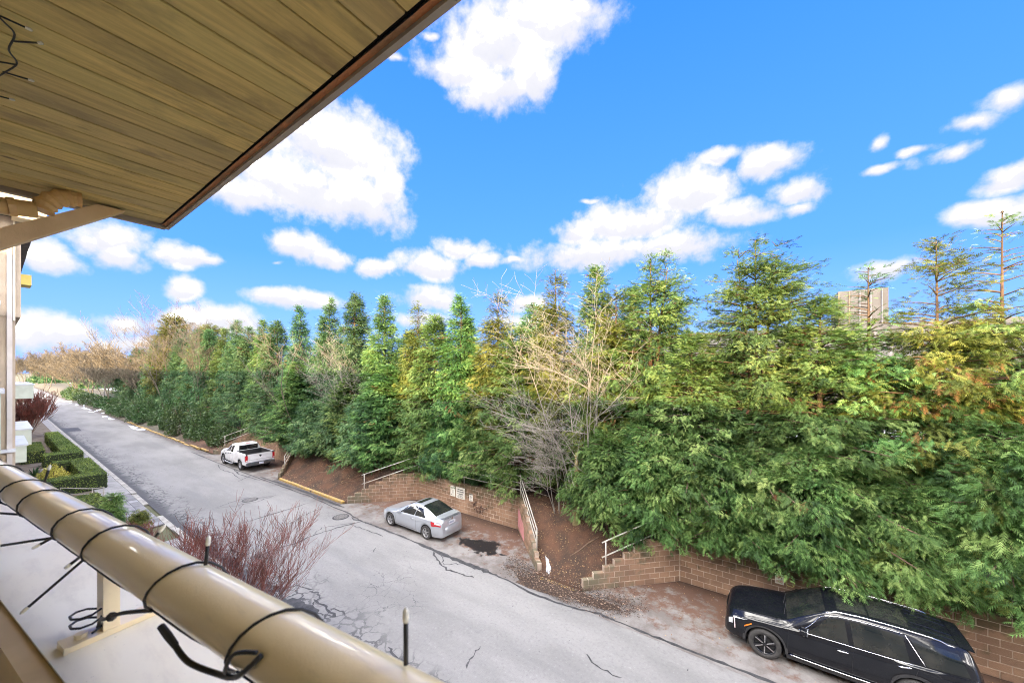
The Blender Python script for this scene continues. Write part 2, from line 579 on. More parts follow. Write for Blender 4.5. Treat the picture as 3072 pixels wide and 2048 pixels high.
m_mulch = material('bark_mulch', (0.15, 0.07, 0.04), rough=0.95, coords='World', build=mulch_nodes, bump=0.9, bump_scale=28)
m_ground = material('winter_ground', (0.09, 0.10, 0.05), (0.15, 0.13, 0.08), rough=0.95, scale=0.4, coords='World', bump=0.3, bump_scale=8)
m_soil = material('garden_soil', (0.11, 0.085, 0.06), (0.19, 0.16, 0.125), rough=0.95, scale=1.6, coords='World', bump=0.6, bump_scale=20)
m_snow = material('old_snow', (0.62, 0.65, 0.70), (0.42, 0.44, 0.48), rough=0.6, scale=9, coords='World', bump=0.5, bump_scale=25)


def block_nodes(T, vec, col, bs):
    inf = T.new('ShaderNodeObjectInfo').outputs['Random']
    pos = T.new('ShaderNodeNewGeometry').outputs['Position']
    n = T.noise(pos, 2.2, 5, 0.65)
    c = T.mix(T.smooth(inf, 0.1, 0.9), (0.295, 0.18, 0.115), (0.22, 0.135, 0.088))
    c = T.mix(T.smooth(T.noise(pos, 0.6, 4, 0.6), 0.45, 0.66), c, (0.38, 0.24, 0.155))
    # green-black algae, kept to the ends and the damp top courses
    sep = T.new('ShaderNodeSeparateXYZ')
    T.put(sep.inputs[0], pos)
    damp = T.math('ADD', T.math('MULTIPLY', sep.outputs[2], 0.20), n)
    c = T.mix(T.smooth(damp, 0.66, 0.86, 0, 0.85), c, (0.105, 0.085, 0.045))
    moss = T.math('ADD', T.math('MULTIPLY', T.math('SUBTRACT', 13.9, sep.outputs[1]), 0.22), n)
    c = T.mix(T.smooth(moss, 0.55, 0.85, 0, 0.85), c, (0.155, 0.145, 0.095))
    nf = T.noise(pos, 55.0, 3, 0.7)
    return T.mix(T.smooth(nf, 0.6, 0.8, 0, 0.4), c, (0.10, 0.07, 0.05))


m_block = material('split_face_block', (0.35, 0.2, 0.13), rough=0.95, build=block_nodes, bump=0.8, bump_scale=60)
m_mortar = material('mortar', (0.54, 0.43, 0.34), (0.34, 0.26, 0.20), rough=0.95, scale=3, coords='World')
m_white_pipe = material('white_pipe', (0.52, 0.49, 0.44), (0.36, 0.33, 0.28), rough=0.55, scale=6, coords='World')
m_plastic_white = material('sign_white', (0.80, 0.77, 0.70), (0.70, 0.66, 0.58), rough=0.5, scale=5, coords='World')
m_print = material('sign_print', (0.06, 0.055, 0.05), rough=0.6)
m_print_red = material('sign_red', (0.45, 0.05, 0.06), rough=0.6)
m_print_green = material('sign_green', (0.13, 0.17, 0.10), rough=0.6)
m_spray = material('spray_paint', (0.035, 0.016, 0.018), rough=0.7)
m_pink = material('pink_paint', (0.60, 0.26, 0.28), (0.47, 0.21, 0.19), rough=0.8, scale=4, coords='World')
m_iron = material('cast_iron', (0.12, 0.115, 0.11), (0.2, 0.19, 0.18), rough=0.7, scale=20, metal=0.3)
m_chip = material('pale_chips', (0.42, 0.30, 0.22), (0.055, 0.035, 0.025), rough=0.95, scale=14, coords='World', lo=0.36, hi=0.46)
m_leaf_dead = material('fallen_leaves', (0.42, 0.29, 0.14), (0.20, 0.10, 0.05), rough=0.9, scale=3, coords='World', lo=0.4, hi=0.6)

# ------------------------------------------------------------------ ground, road, pavement
g = MB()
g.add([(-1500, -700, -0.05), (900, -700, -0.05), (900, 1200, -0.05), (-1500, 1200, -0.05)], [(0, 1, 2, 3)])
tag(g.build('ground', m_ground), kind='structure')
road = MB()
xs = [-430, -300, -200] + list(range(-150, 61, 5))
for i in range(len(xs) - 1):
    road.add([(xs[i], 5.38, 0), (xs[i + 1], 5.38, 0), (xs[i + 1], 12.02, 0), (xs[i], 12.02, 0)], [(0, 1, 2, 3)])
road_o = tag(road.build('road', m_road), kind='structure')

# repaired darker strip across the road, further down
p = MB()
p.sheet([(-79.0, 5.45), (-74.4, 5.45), (-73.7, 6.95), (-78.6, 7.05)], 0.004)
p.build('asphalt_patch', m_tar, road_o)


def strip(pts, w, z=0.005, seed=1, sub=5, jit=0.05):
    rnd = random.Random(seed)
    P = []
    for i in range(len(pts) - 1):
        for k in range(sub):
            t = k / sub
            P.append(Vector((pts[i][0] * (1 - t) + pts[i + 1][0] * t + rnd.uniform(-jit, jit), pts[i][1] * (1 - t) + pts[i + 1][1] * t + rnd.uniform(-jit, jit), 0)))
    P.append(Vector((*pts[-1], 0)))
    b = MB()
    vs = []
    for i, q in enumerate(P):
        t = (P[min(i + 1, len(P) - 1)] - P[max(0, i - 1)]).normalized()
        nrm = Vector((-t.y, t.x, 0))
        ww = w * rnd.uniform(0.45, 1.3) * (0.25 if i in (0, len(P) - 1) else 1)
        vs += [(q.x + nrm.x * ww, q.y + nrm.y * ww, z), (q.x - nrm.x * ww, q.y - nrm.y * ww, z)]
    b.add(vs, [(2 * i, 2 * i + 1, 2 * i + 3, 2 * i + 2) for i in range(len(P) - 1)])
    return b


CRACKS = [
    ([(-17.5, 11.13), (-17.78, 10.18), (-17.88, 9.39), (-17.92, 8.69), (-17.73, 8.19), (-17.9, 7.2), (-17.7, 6.2)], 0.045),
    ([(-17.5, 11.1), (-18.1, 10.2), (-18.4, 9.6), (-18.0, 9.0)], 0.022),
    ([(-22.51, 11.13), (-22.41, 9.15), (-22.4, 7.3)], 0.05),
    ([(-17.52, 10.64), (-16.46, 10.74), (-15.07, 10.77)], 0.025),
    ([(-25.55, 10.5), (-25.88, 9.7), (-26.6, 9.0), (-26.4, 8.24), (-26.12, 7.47)], 0.03),
    ([(-25.6, 10.3), (-25.3, 9.3), (-25.5, 8.4), (-26.0, 7.3)], 0.025),
    ([(-21.01, 10.82), (-20.91, 10.2), (-20.69, 9.5), (-20.31, 9.26), (-20.38, 8.92)], 0.025),
    ([(-18.98, 9.51), (-18.99, 9.14), (-18.41, 8.51)], 0.022),
    ([(-11.97, 11.1), (-11.35, 10.74), (-10.44, 10.42), (-9.84, 10.51), (-9.22, 10.62)], 0.04),
    ([(-11.6, 11.2), (-11.2, 10.95), (-10.9, 10.6), (-10.6, 10.85), (-10.3, 11.1)], 0.022),
    ([(-10.73, 11.3), (-10.85, 12.08)], 0.03), ([(-10.84, 11.42), (-9.92, 11.68)], 0.03),
    ([(-6.77, 8.09), (-6.71, 7.6), (-6.57, 7.27)], 0.022),
    ([(-8.9, 6.53), (-8.35, 6.46), (-7.95, 6.48)], 0.03),
    ([(-13.45, 6.56), (-13.12, 6.71), (-12.77, 6.6), (-12.6, 6.2)], 0.035),
    ([(-12.93, 6.48), (-12.0, 6.43), (-11.37, 6.38)], 0.05), ([(-11.93, 6.48), (-11.66, 6.63), (-11.25, 6.61)], 0.03),
    ([(-13.6, 5.9), (-12.6, 6.1), (-11.6, 5.9), (-10.9, 5.75)], 0.16), ([(-12.2, 5.6), (-11.4, 5.9), (-10.6, 5.6)], 0.12),
    ([(-15.5, 5.7), (-14.6, 6.1), (-13.7, 5.8), (-13.2, 6.3)], 0.06), ([(-14.8, 5.6), (-14.2, 6.5), (-13.5, 6.7)], 0.04),
    ([(-19.74, 11.83), (-18.08, 11.12), (-17.65, 11.22)], 0.05),
    ([(-75.4, 11.5), (-75.0, 9.0), (-74.2, 6.9)], 0.06),
    ([(-32, 11.3), (-31.4, 10.7), (-31.0, 10.2)], 0.03), ([(-38, 11.0), (-36, 10.6), (-34, 10.75), (-31.5, 10.5)], 0.03), ([(-35, 11.2), (-33, 10.9), (-30, 11.2)], 0.05),
    ([(-4.2, 9.6), (-3.8, 9.3), (-3.1, 9.35)], 0.02), ([(-14.4, 9.9), (-14.1, 9.6)], 0.02),
]
for i, (pts, w) in enumerate(CRACKS):
    strip(pts, w, 0.0045 + 0.0004 * (i % 9), seed=i).build('crack_seal', m_tar, road_o)
seam = [(-46, 11.25), (-40, 11.2), (-30, 11.35), (-24, 11.55), (-19, 11.4), (-17.65, 11.22), (-16.79, 11.24), (-15.68, 11.28), (-13.37, 11.26), (-12.13, 11.24), (-10.09, 11.17), (-9.22, 11.24), (-8.33, 11.23), (-6.9, 11.05), (-5.6, 11.12), (-4.5, 11.38), (-3.99, 11.34), (-2.65, 11.34), (-1.34, 11.38), (-0.06, 11.40), (3, 11.4), (12, 11.4)]
strip(seam, 0.05, 0.0095, seed=77, sub=8, jit=0.025).build('tar_seam', m_tar, road_o)
strip([(-13.4, 11.27), (-12.1, 11.22), (-10.8, 11.2), (-9.8, 11.22), (-9.0, 11.25)], 0.12, 0.0102, seed=78, jit=0.03).build('tar_seam', m_tar, road_o)
strip([(-31, 11.55), (-28, 11.7), (-24, 11.8), (-20, 11.75)], 0.10, 0.0106, seed=79, jit=0.03).build('tar_seam', m_tar, road_o)

# house-side kerb and pavement
k = MB()
for i, x in enumerate(range(-150, 60, 3)):
    if -31 <= x <= -28:
        continue
    k.box(x + 0.01, x + 2.99, 5.16, 5.39, -0.02, 0.12 - 0.07 * (1 if -34 <= x <= -25 else 0))
tag(k.build('kerb', m_kerb), kind='structure')
pv = MB()
pv.box(-150, -36.4, 4.55, 5.155, -0.03, 0.10).box(-36.4, -33.2, 3.9, 5.155, -0.03, 0.10).box(-22.6, 60, 4.55, 5.155, -0.03, 0.10)
tag(pv.build('pavement', m_conc), kind='structure')
gd = MB()
gd.box(-150, -36.5, -2.0, 4.55, -0.03, 0.06).box(-36.5, -33.3, -2, 3.9, -0.03, 0.06).box(-25.5, 60, -2.0, 4.55, -0.03, 0.06)
tag(gd.build('garden_bed', m_soil), kind='structure')

# paved driveway apron: every paver its own piece
m_paver = material('grey_paver', (0.25, 0.25, 0.26), (0.19, 0.19, 0.20), rough=0.9, scale=3, coords='World', vary=0.25, bump=0.3)
ap = MB()
ap.box(-33.2, -25.4, 1.2, 5.155, -0.03, 0.015)
apron = tag(ap.build('driveway', material('paver_joint', (0.09, 0.09, 0.085), (0.13, 0.12, 0.10), rough=0.95, scale=4, coords='World')), kind='structure')
pm = MB().box(-0.27, 0.27, -0.19, 0.19, 0.0, 0.05).mesh('paver', m_paver, bevel=0.008)
for i in range(14):
    for j in range(10):
        x = -33.2 + 0.30 + i * 0.555 + (0.0)
        y = 1.42 + j * 0.392
        if x + 0.27 > -25.4 or y + 0.19 > 5.14:
            continue
        link('paver', pm, apron, (x, y, 0.012 + 0.004 * ((i * 7 + j * 3) % 3)))

# ------------------------------------------------------------------ far side: bays, bank
BAYS = [((-42.9, 12.1), (-40.6, 14.7), (-32.2, 14.7), (-29.5, 12.2)),
        ((-20.5, 12.2), (-17.6, 15.1), (-10.25, 15.1), (-7.4, 12.25)),
        ((-5.45, 12.2), (-2.75, 14.9), (7.6, 14.9), (10.3, 12.2))]
for b in BAYS:
    s = MB()
    s.sheet([(b[0][0] - 0.6, 11.22), (b[3][0] + 0.6, 11.22), (b[3][0], b[3][1]), b[2], b[1], b[0]], 0.006)
    tag(s.build('parking_bay', m_bay), kind='structure')


def bank_start(x):
    for (A, B, C, D) in BAYS:
        if A[0] <= x <= D[0]:
            if x < B[0]:
                return A[1] + (B[1] - A[1]) * (x - A[0]) / (B[0] - A[0]) + 0.10
            if x > C[0]:
                return D[1] + (C[1] - D[1]) * (D[0] - x) / (D[0] - C[0]) + 0.10
            return B[1] + 0.10
    return 12.1


def bank_z(x, y):
    z = 0.06 + 1.46 * sstep(y, 12.05, 15.2)
    return z + 0.05 * math.sin(x * 1.7 + y * 2.1) * sstep(y, 12.2, 13.5) + 0.04 * math.sin(x * 4.1 - y * 3.3) * sstep(y, 12.2, 13.5)


xs = [-430, -300, -220, -160, -120, -100, -85, -75, -65, -58, -52] + [-48 + 0.35 * i for i in range(int(66 / 0.35))] + [18.5, 22, 30, 40, 60]
for (A, B, C, D) in BAYS:
    xs += [A[0] - 0.01, A[0] + 0.01, B[0], C[0], D[0] - 0.01, D[0] + 0.01]
xs = sorted(xs)
ts = [0, .03, .06, .1, .15, .2, .26, .33, .4, .5, .6, .8, 1.0]
V, F = [], []
for x in xs:
    y0 = bank_start(x)
    for t in ts:
        y = y0 + (22.5 - y0) * t
        V.append((x, y, bank_z(x, y)))
n = len(ts)
for i in range(len(xs) - 1):
    for j in range(n - 1):
        F.append((i * n + j, (i + 1) * n + j, (i + 1) * n + j + 1, i * n + j + 1))
bk = MB()
bk.add(V, F)
tag(bk.build('mulch_bank', m_mulch, smooth=True), kind='structure')
# snowy yard behind the trees
lot = MB()
lot.add([(-430, 21.6, 1.45), (200, 21.6, 1.45), (200, 300, 1.45), (-430, 300, 1.45)], [(0, 1, 2, 3)])
m_yard = material('snowy_yard', (0.60, 0.63, 0.70), (0.34, 0.36, 0.40), rough=0.8, scale=0.12, coords='World', lo=0.42, hi=0.6)
tag(lot.build('yard', m_yard), kind='structure')

# yellow kerbs on the far side
def far_kerb(x0, x1, label, y=12.02, m=None):
    t = thing('kerb', label, 'kerb', ((x0 + x1) / 2, y, 0))
    n = max(1, round((x1 - x0) / 1.8))
    for i in range(n):
        a = x0 + (x1 - x0) * i / n - (x0 + x1) / 2
        c = x0 + (x1 - x0) * (i + 1) / n - (x0 + x1) / 2
        kb = MB().box(a + 0.012, c - 0.012, -0.03, 0.14, -0.02, 0.13)
        o = kb.build('kerb_stone', m or m_yellow, t, bevel=0.02)
        o.rotation_euler = (0.03 * math.sin(i * 2.3), 0.006 * math.sin(i * 1.3), 0.008 * math.sin(i * 3.1))
    return t


far_kerb(-29.0, -20.7, 'worn yellow kerb between the pickup bay and the coupe bay')
fk = far_kerb(-7.2, -5.7, 'short yellow kerb half buried in wood chips', y=11.95)
fk.location.z = -0.07
far_kerb(-80.0, -44.6, 'long faded yellow kerb beside the dark laurel shrubs')

# ------------------------------------------------------------------ retaining walls
rb = random.Random(5)
BL = []
for k in range(4):
    b = MB().box(-0.1915, 0.1915, -0.095, 0.095, -0.0925, 0.0925)
    me = b.mesh('block', m_block, bevel=0.0)
    bm = bmesh.new()
    bm.from_mesh(me)
    bmesh.ops.bevel(bm, geom=list(bm.edges), offset=0.010, segments=1, affect='EDGES')
    for v in bm.verts:
        v.co += Vector((rb.uniform(-1, 1) * 0.002, rb.uniform(-1, 1) * 0.004, rb.uniform(-1, 1) * 0.002))
    bm.to_mesh(me)
    bm.free()
    BL.append(me)
HALF = []
for k in range(2):
    me = MB().box(-0.0915, 0.0915, -0.095, 0.095, -0.0925, 0.0925).mesh('half_block', m_block, bevel=0.010)
    HALF.append(me)


def wall_run(t, P0, P1, start, courses, side, end_fn, end2_fn, joined=None):
    """blocks along P0->P1; end_fn(course) / end2_fn(course) = how far in the course starts / stops short"""
    d = Vector((P1[0] - P0[0], P1[1] - P0[1]))
    L = d.length
    d.normalize()
    nrm = Vector((-d.y, d.x)) * side * 0.095
    ang = math.atan2(d.y, d.x)
    for j in range(courses):
        u = end_fn(j)
        stop = L - end2_fn(j)
        first = True
        while u < stop - 0.06:
            w = 0.4
            if first and j % 2 == 1:
                w = 0.2
            if stop - u < w - 0.02:
                w = 0.2 if stop - u < 0.3 else 0.4
            first = False
            c = Vector(P0) + d * (u + w / 2) + nrm
            proud = rb.uniform(-0.005, 0.005)
            c += nrm.normalized() * proud
            me = rb.choice(BL) if w > 0.3 else rb.choice(HALF)
            rot = (0, rb.uniform(-.006, .006), ang + (math.pi if rb.random() < 0.5 else 0) + rb.uniform(-.006, .006))
            z = 0.1 + 0.2 * j + rb.uniform(-.002, .002)
            if joined is None:
                link('block', me, t, (c.x - t.location.x, c.y - t.location.y, z), rot)
            else:
                joined.cbox((c.x - t.location.x, c.y - t.location.y, z), (w - 0.012, 0.19, 0.188), rot[2])
            u += w
    return


def mortar_strip(mb, t, P0, P1, side, zfun):
    d = Vector((P1[0] - P0[0], P1[1] - P0[1]))
    L = d.length
    d.normalize()
    nv = Vector((-d.y, d.x)) * side
    u = 0.0
    while u < L - 0.01:
        w = min(0.2, L - u)
        h = zfun(u + w / 2)
        if h > 0.05:
            pts = [Vector(P0) + d * (u - 0.001) + nv * 0.012, Vector(P0) + d * (u + w) + nv * 0.012, Vector(P0) + d * (u + w) + nv * 0.178, Vector(P0) + d * (u - 0.001) + nv * 0.178]
            mb.prism([(q.x - t.location.x, q.y - t.location.y) for q in pts], 0.0, h - 0.012)
        u += w
    return mb


def retaining_wall(bay, label, joined=False):
    A, B, C, D = bay
    t = thing('retaining_wall', label, 'wall', ((A[0] + D[0]) / 2, B[1], 0))
    step = lambda j: 0.0 if j < 2 else 0.4 * (j - 1)
    zero = lambda j: 0.0
    N = 8
    jm = MB() if joined else None
    wall_run(t, A, B, 0, N, 1, step, zero, jm)
    wall_run(t, B, C, 0, N, 1, zero, zero, jm)
    wall_run(t, C, D, 0, N, 1, zero, step, jm)
    LA = (Vector(B) - Vector(A)).length
    LD = (Vector(D) - Vector(C)).length
    h = lambda u: 0.2 * min(N, 2 + int(u / 0.4 + 1e-6))
    mm = MB()
    mortar_strip(mm, t, A, B, 1, h)
    mortar_strip(mm, t, B, C, 1, lambda u: 1.6)
    mortar_strip(mm, t, C, D, 1, lambda u: h(LD - u))
    mm.build('mortar', m_mortar, t)
    if joined:
        o = jm.build('block_courses', m_block, t)
        o['kind'] = 'stuff'
    return t


w0 = retaining_wall(BAYS[0], 'brown block retaining wall round the bay of the white pickup', joined=True)
w1 = retaining_wall(BAYS[1], 'brown block retaining wall with stepped ends behind the silver coupe')
w2 = retaining_wall(BAYS[2], 'mossy block retaining wall with stepped end behind the black sport utility vehicle')


def pipe_rail(bay, label, skip_right=False):
    A, B, C, D = bay
    t = thing('pipe_railing', label, 'railing', ((A[0] + D[0]) / 2, B[1] + 0.1, 1.6))
    o = t.location
    off = 0.1
    cnt = 0

    def post(p, z0, z1):
        MB().tube([(p[0] - o.x, p[1] - o.y, z0 - o.z), (p[0] - o.x, p[1] - o.y, z1 - o.z)], 0.027, 8).build('post', m_white_pipe, t, smooth=True)

    def rail(p, q, z0, z1):
        MB().tube([(p[0] - o.x, p[1] - o.y, z0 - o.z), (q[0] - o.x, q[1] - o.y, z1 - o.z)], 0.024, 8).build('rail', m_white_pipe, t, smooth=True)
    b0 = (B[0] - 0.1, B[1] + off)
    c0 = (C[0] + 0.1, C[1] + off)
    n = 4
    for i in range(n + 1):
        post((b0[0] + (c0[0] - b0[0]) * i / n, b0[1]), 1.6, 2.68)
    for h in (0.36, 0.70, 1.04):
        rail(b0, c0, 1.6 + h, 1.6 + h)
    sA = (A[0] + 0.55, A[1] + 0.75)
    sD = (D[0] - 0.35, D[1] + 0.55)
    post(sA, 0.5, 1.66)
    post(sD, 0.45, 1.5)
    for h in (0.5, 1.04):
        rail((sA[0] - 0.1, sA[1] - 0.1), b0, 0.58 + h, 1.6 + h)
    for h in (0.42, 0.72, 1.04):
        rail(c0, sD, 1.6 + h, 0.42 + h)
    return t


pipe_rail(BAYS[0], 'white pipe handrail on the wall behind the pickup')
pipe_rail(BAYS[1], 'white pipe handrail along the wall top behind the silver coupe')
pipe_rail(BAYS[2], 'white pipe handrail on the mossy wall above the black sport utility vehicle')


# ------------------------------------------------------------------ signs and graffiti
def print_bars(b, rows, w, y, mi):
    """rows of small word-like bars: (z, height, [word lengths])"""
    for z, h, words in rows:
        tot = sum(words) + 0.18 * max(words) * (len(words) - 1)
        x = -tot / 2
        for wd in words:
            b.box(x, x + wd, y - 0.001, y, z - h / 2, z + h / 2, mi)
            x += wd + 0.18 * max(words)


def sign(name, label, x, y, z0, z1, w, rows, mats, frame=False):
    t = thing(name, label, 'sign', (x, y, z0))
    H = z1 - z0
    MB().box(-w / 2, w / 2, -0.012, 0.0, 0, H).build('panel', m_plastic_white, t, bevel=0.002)
    if len(rows) <= 2:
        for rw_ in rows:
            b = MB()
            print_bars(b, [rw_], w, -0.0135, 0)
            b.build('lettering', mats, t)
        return t
    b = MB()
    print_bars(b, rows, w, -0.0135, 0)
    b.build('lettering', mats, t)['kind'] = 'stuff'
    return t


s1 = sign('parking_sign', 'narrow cream sign with a dark green heading beside the larger notice', -14.68, 15.085, 0.80, 1.36, 0.36,
          [(0.36, 0.018, [.05, .09, .06]), (0.31, 0.018, [.07, .07]), (0.26, 0.015, [.05, .05, .05]), (0.21, 0.015, [.08, .06]), (0.15, 0.012, [.05, .1]), (0.09, 0.012, [.1, .04])], m_print)
MB().box(-0.16, 0.16, -0.0145, -0.0125, 0.42, 0.53).build('heading_band', m_print_green, s1)
b = MB()
print_bars(b, [(0.50, 0.02, [.05, .08, .05]), (0.455, 0.02, [.1, .07])], 0.3, -0.0155, 0)
b.build('heading_text', m_plastic_white, s1)
MB().disc((-0.1, -0.0145, 0.09), 0.03, 'Y', 14).build('emblem', m_print, s1)
sign('parking_sign', 'large cream notice with bold black lines on the block wall', -14.10, 15.085, 0.76, 1.38, 0.66,
     [(0.50, 0.045, [.16, .13, .06]), (0.385, 0.05, [.05, .06, .12, .17]), (0.265, 0.05, [.06, .16, .14]), (0.195, 0.02, [.1, .06, .08]), (0.15, 0.02, [.12, .1, .12]), (0.10, 0.016, [.16, .12, .1]), (0.06, 0.016, [.14, .2])], m_print)
s3 = sign('parking_sign', 'small white sign with a black top bar above the graffiti', -13.32, 15.085, 0.79, 1.18, 0.26,
          [(0.27, 0.02, [.06]), (0.235, 0.014, [.1, .05]), (0.20, 0.012, [.06, .06]), (0.165, 0.012, [.12]), (0.07, 0.03, [.08])], m_print)
MB().box(-0.13, 0.13, -0.0155, -0.0125, 0.345, 0.388).build('top_bar', m_print, s3)


def text_mesh(name, s, size, mat, parent, loc):
    cu = bpy.data.curves.new(name, 'FONT')
    cu.body = s
    cu.size = size
    cu.align_x = 'CENTER'
    cu.align_y = 'CENTER'
    cu.extrude = 0.0008
    o = bpy.data.objects.new(name, cu)
    COL.objects.link(o)
    dg = bpy.context.evaluated_depsgraph_get()
    me = bpy.data.meshes.new_from_object(o.evaluated_get(dg))
    bpy.data.objects.remove(o, do_unlink=True)
    me.materials.clear()
    me.materials.append(mat)
    return link(name, me, parent, loc, (math.pi / 2, 0, 0))


s4 = sign('parking_sign', 'small white sign with red lettering above the hood of the black vehicle', 0.27, 14.885, 0.91, 1.23, 0.24,
          [(0.265, 0.025, [.09]), (0.225, 0.025, [.15])], m_print_red)
for s_, z_ in (('ONLY', 0.185), ('PARALLEL', 0.105), ('PARKING', 0.065)):
    text_mesh('lettering', s_, 0.042, m_print_red, s4, (0, -0.0145, z_))
m_gold = material('yellow_frame', (0.55, 0.48, 0.16), (0.4, 0.33, 0.12), rough=0.6, scale=5)
fr = thing('wall_hoop', 'pale yellow hoop hanging on the wall beside the red lettered sign', 'hoop', (0.55, 14.85, 0.93))
MB().tube([(-0.09, 0, 0.26), (-0.09, 0, 0.05), (-0.06, 0, 0.01), (0.06, 0, -0.005), (0.1, 0, 0.04), (0.1, 0, 0.24)], 0.012, 6).build('hoop', m_gold, fr)

gr = thing('graffiti', 'dark spray painted graffiti tag on the block wall beside the signs', 'graffiti', (-12.6, 15.088, 0.55))
GS = [[(-.68, .16), (-.55, .10)], [(-.50, .20), (-.55, .02), (-.49, -.16), (-.42, -.10), (-.42, .12), (-.49, .20)], [(-.47, .15), (-.46, .03)], [(-.40, .28), (-.39, .18)], [(-.34, .30), (-.33, .2)],
      [(-.33, .13), (-.37, .06), (-.31, -.03), (-.25, -.03)], [(-.25, -.03), (-.37, -.12), (-.29, -.16), (-.25, -.28)], [(-.36, -.2), (-.34, -.24)],
      [(-.2, .06), (-.12, -.30)], [(-.13, -.02), (-.05, -.26)], [(-.06, .05), (-.05, -.25)], [(-.08, .1), (.0, .04), (.12, .03), (.3, .02)], [(.0, .18), (.03, .05)], [(.04, .02), (.12, -.12), (.04, -.24), (.13, -.33), (.15, -.4)],
      [(.2, .02), (.17, -.12)], [(.24, .0), (.27, -.16)], [(.36, .1), (.36, -.03)], [(.37, -.08), (.38, -.1)], [(.47, .15), (.46, -.06)], [(.47, -.12), (.475, -.145)]]
b = MB()
for st in GS:
    for i in range(len(st) - 1):
        (x0, z0), (x1, z1) = st[i], st[i + 1]
        d = Vector((x1 - x0, 0, z1 - z0))
        nn = Vector((-d.z, 0, d.x)).normalized() * 0.013
        e = d.normalized() * 0.009
        a, c = Vector((x0, 0, z0)) - e, Vector((x1, 0, z1)) + e
        yy = -0.0045 - 0.0004 * (len(b.f) % 5)
        b.add([(a.x + nn.x, yy, a.z + nn.z), (a.x - nn.x, yy, a.z - nn.z), (c.x - nn.x, yy, c.z - nn.z), (c.x + nn.x, yy, c.z + nn.z)], [(0, 1, 2, 3)])
b.build('stroke', m_spray, gr)
# faded pink paint splash on the right wing of the middle wall
pk = MB()
A_, B_ = Vector((-10.25, 15.1)), Vector((-7.4, 12.25))
dd = (B_ - A_).normalized()
nn = Vector((-dd.y, dd.x)) * -0.008
rr = random.Random(8)
top = []
bot = []
for i in range(13):
    u = 0.10 + 1.5 * i / 12
    q = A_ + dd * u + nn
    hi = 1.15 - 0.45 * (i / 12) ** 1.5 + rr.uniform(-.05, .05)
    lo = 0.08 + 0.12 * (1 - i / 12) + rr.uniform(-.03, .03)
    if i == 12:
        hi = lo + 0.05
    top.append((q.x, q.y, hi))
    bot.append((q.x, q.y, lo))
pk.add(top + bot, [(i, i + 1, 13 + i + 1, 13 + i) for i in range(12)])
o = pk.build('paint_splash', m_pink)
tag(o, 'faded pink paint splash on the angled block wall end', 'paint')


# ------------------------------------------------------------------ manhole covers
def manhole(x, y, label):
    t = thing('manhole_cover', label, 'manhole', (x, y, 0))
    MB().tube([(0, 0, -0.02), (0, 0, 0.008)], 0.42, 24).build('frame_ring', m_tar, t)
    b = MB()
    b.tube([(0, 0, -0.02), (0, 0, 0.013)], 0.34, 24)
    for i in range(-3, 4):
        L = math.sqrt(0.3 ** 2 - (i * 0.085) ** 2)
        b.box(-L, L, i * 0.085 - 0.018, i * 0.085 + 0.018, 0.013, 0.018)
    b.build('lid', m_iron, t)


manhole(-26.0, 9.15, 'round iron manhole cover in the road beyond the red bush')
manhole(-18.95, 10.9, 'round iron manhole cover near the nose of the silver coupe')

# ------------------------------------------------------------------ snow, litter
def blob_sheet(name, cx, cy, rx, ry, zf, seed, mat, rot=0.0, hgt=0.05):
    rnd = random.Random(seed)
    n = 22
    vs = [(cx, cy, zf(cx, cy) + hgt)]
    rings = 3
    ph = [rnd.uniform(0, 6.28) for _ in range(4)]
    for r in range(1, rings + 1):
        for k in range(n):
            a = 2 * math.pi * k / n
            q = (r / rings) * (1 + 0.28 * math.sin(2 * a + ph[0]) + 0.22 * math.sin(3 * a + ph[1]) + 0.14 * math.sin(7 * a + ph[2]))
            x = q * rx * math.cos(a)
            y = q * ry * math.sin(a)
            X = cx + x * math.cos(rot) - y * math.sin(rot)
            Y = cy + x * math.sin(rot) + y * math.cos(rot)
            vs.append((X, Y, zf(X, Y) + hgt * (1 - (r / rings) ** 2) - (0.01 if r == rings else 0)))
    fs = [(0, 1 + k, 1 + (k + 1) % n) for k in range(n)]
    for r in range(rings - 1):
        for k in range(n):
            a0 = 1 + r * n
            fs.append((a0 + k, a0 + n + k, a0 + n + (k + 1) % n, a0 + (k + 1) % n))
    b = MB()
    b.add(vs, fs)
    return b


gz = lambda x, y: bank_z(x, y) if y > 12.1 else 0.006
sn = [(-7.12, 12.62, 0.42, 0.10, -0.80, 'melting snow strip beside the stepped wall end')]
for i, (x, y, a_, c_, r_, lb) in enumerate(sn):
    o = blob_sheet('snow_patch', x, y, a_, c_, gz, 35 + i, m_snow, r_, 0.03).build('snow_patch', m_snow, smooth=True)
    tag(o, lb, 'snow')
rs = random.Random(12)
for i in range(26):
    x = rs.uniform(-150, -62)
    y = 11.7 + rs.uniform(-0.5, 0.9) - max(0, (-x - 95)) * 0.008
    o = blob_sheet('snow_patch', x, y, rs.uniform(.5, 2.2), rs.uniform(.12, .4), gz, 60 + i, m_snow, rs.uniform(-.2, .2), 0.06).build('snow_patch', m_snow, smooth=True)
    tag(o, 'patch of old snow along the far kerb under the bare trees', 'snow', 'snow patches along the far kerb')


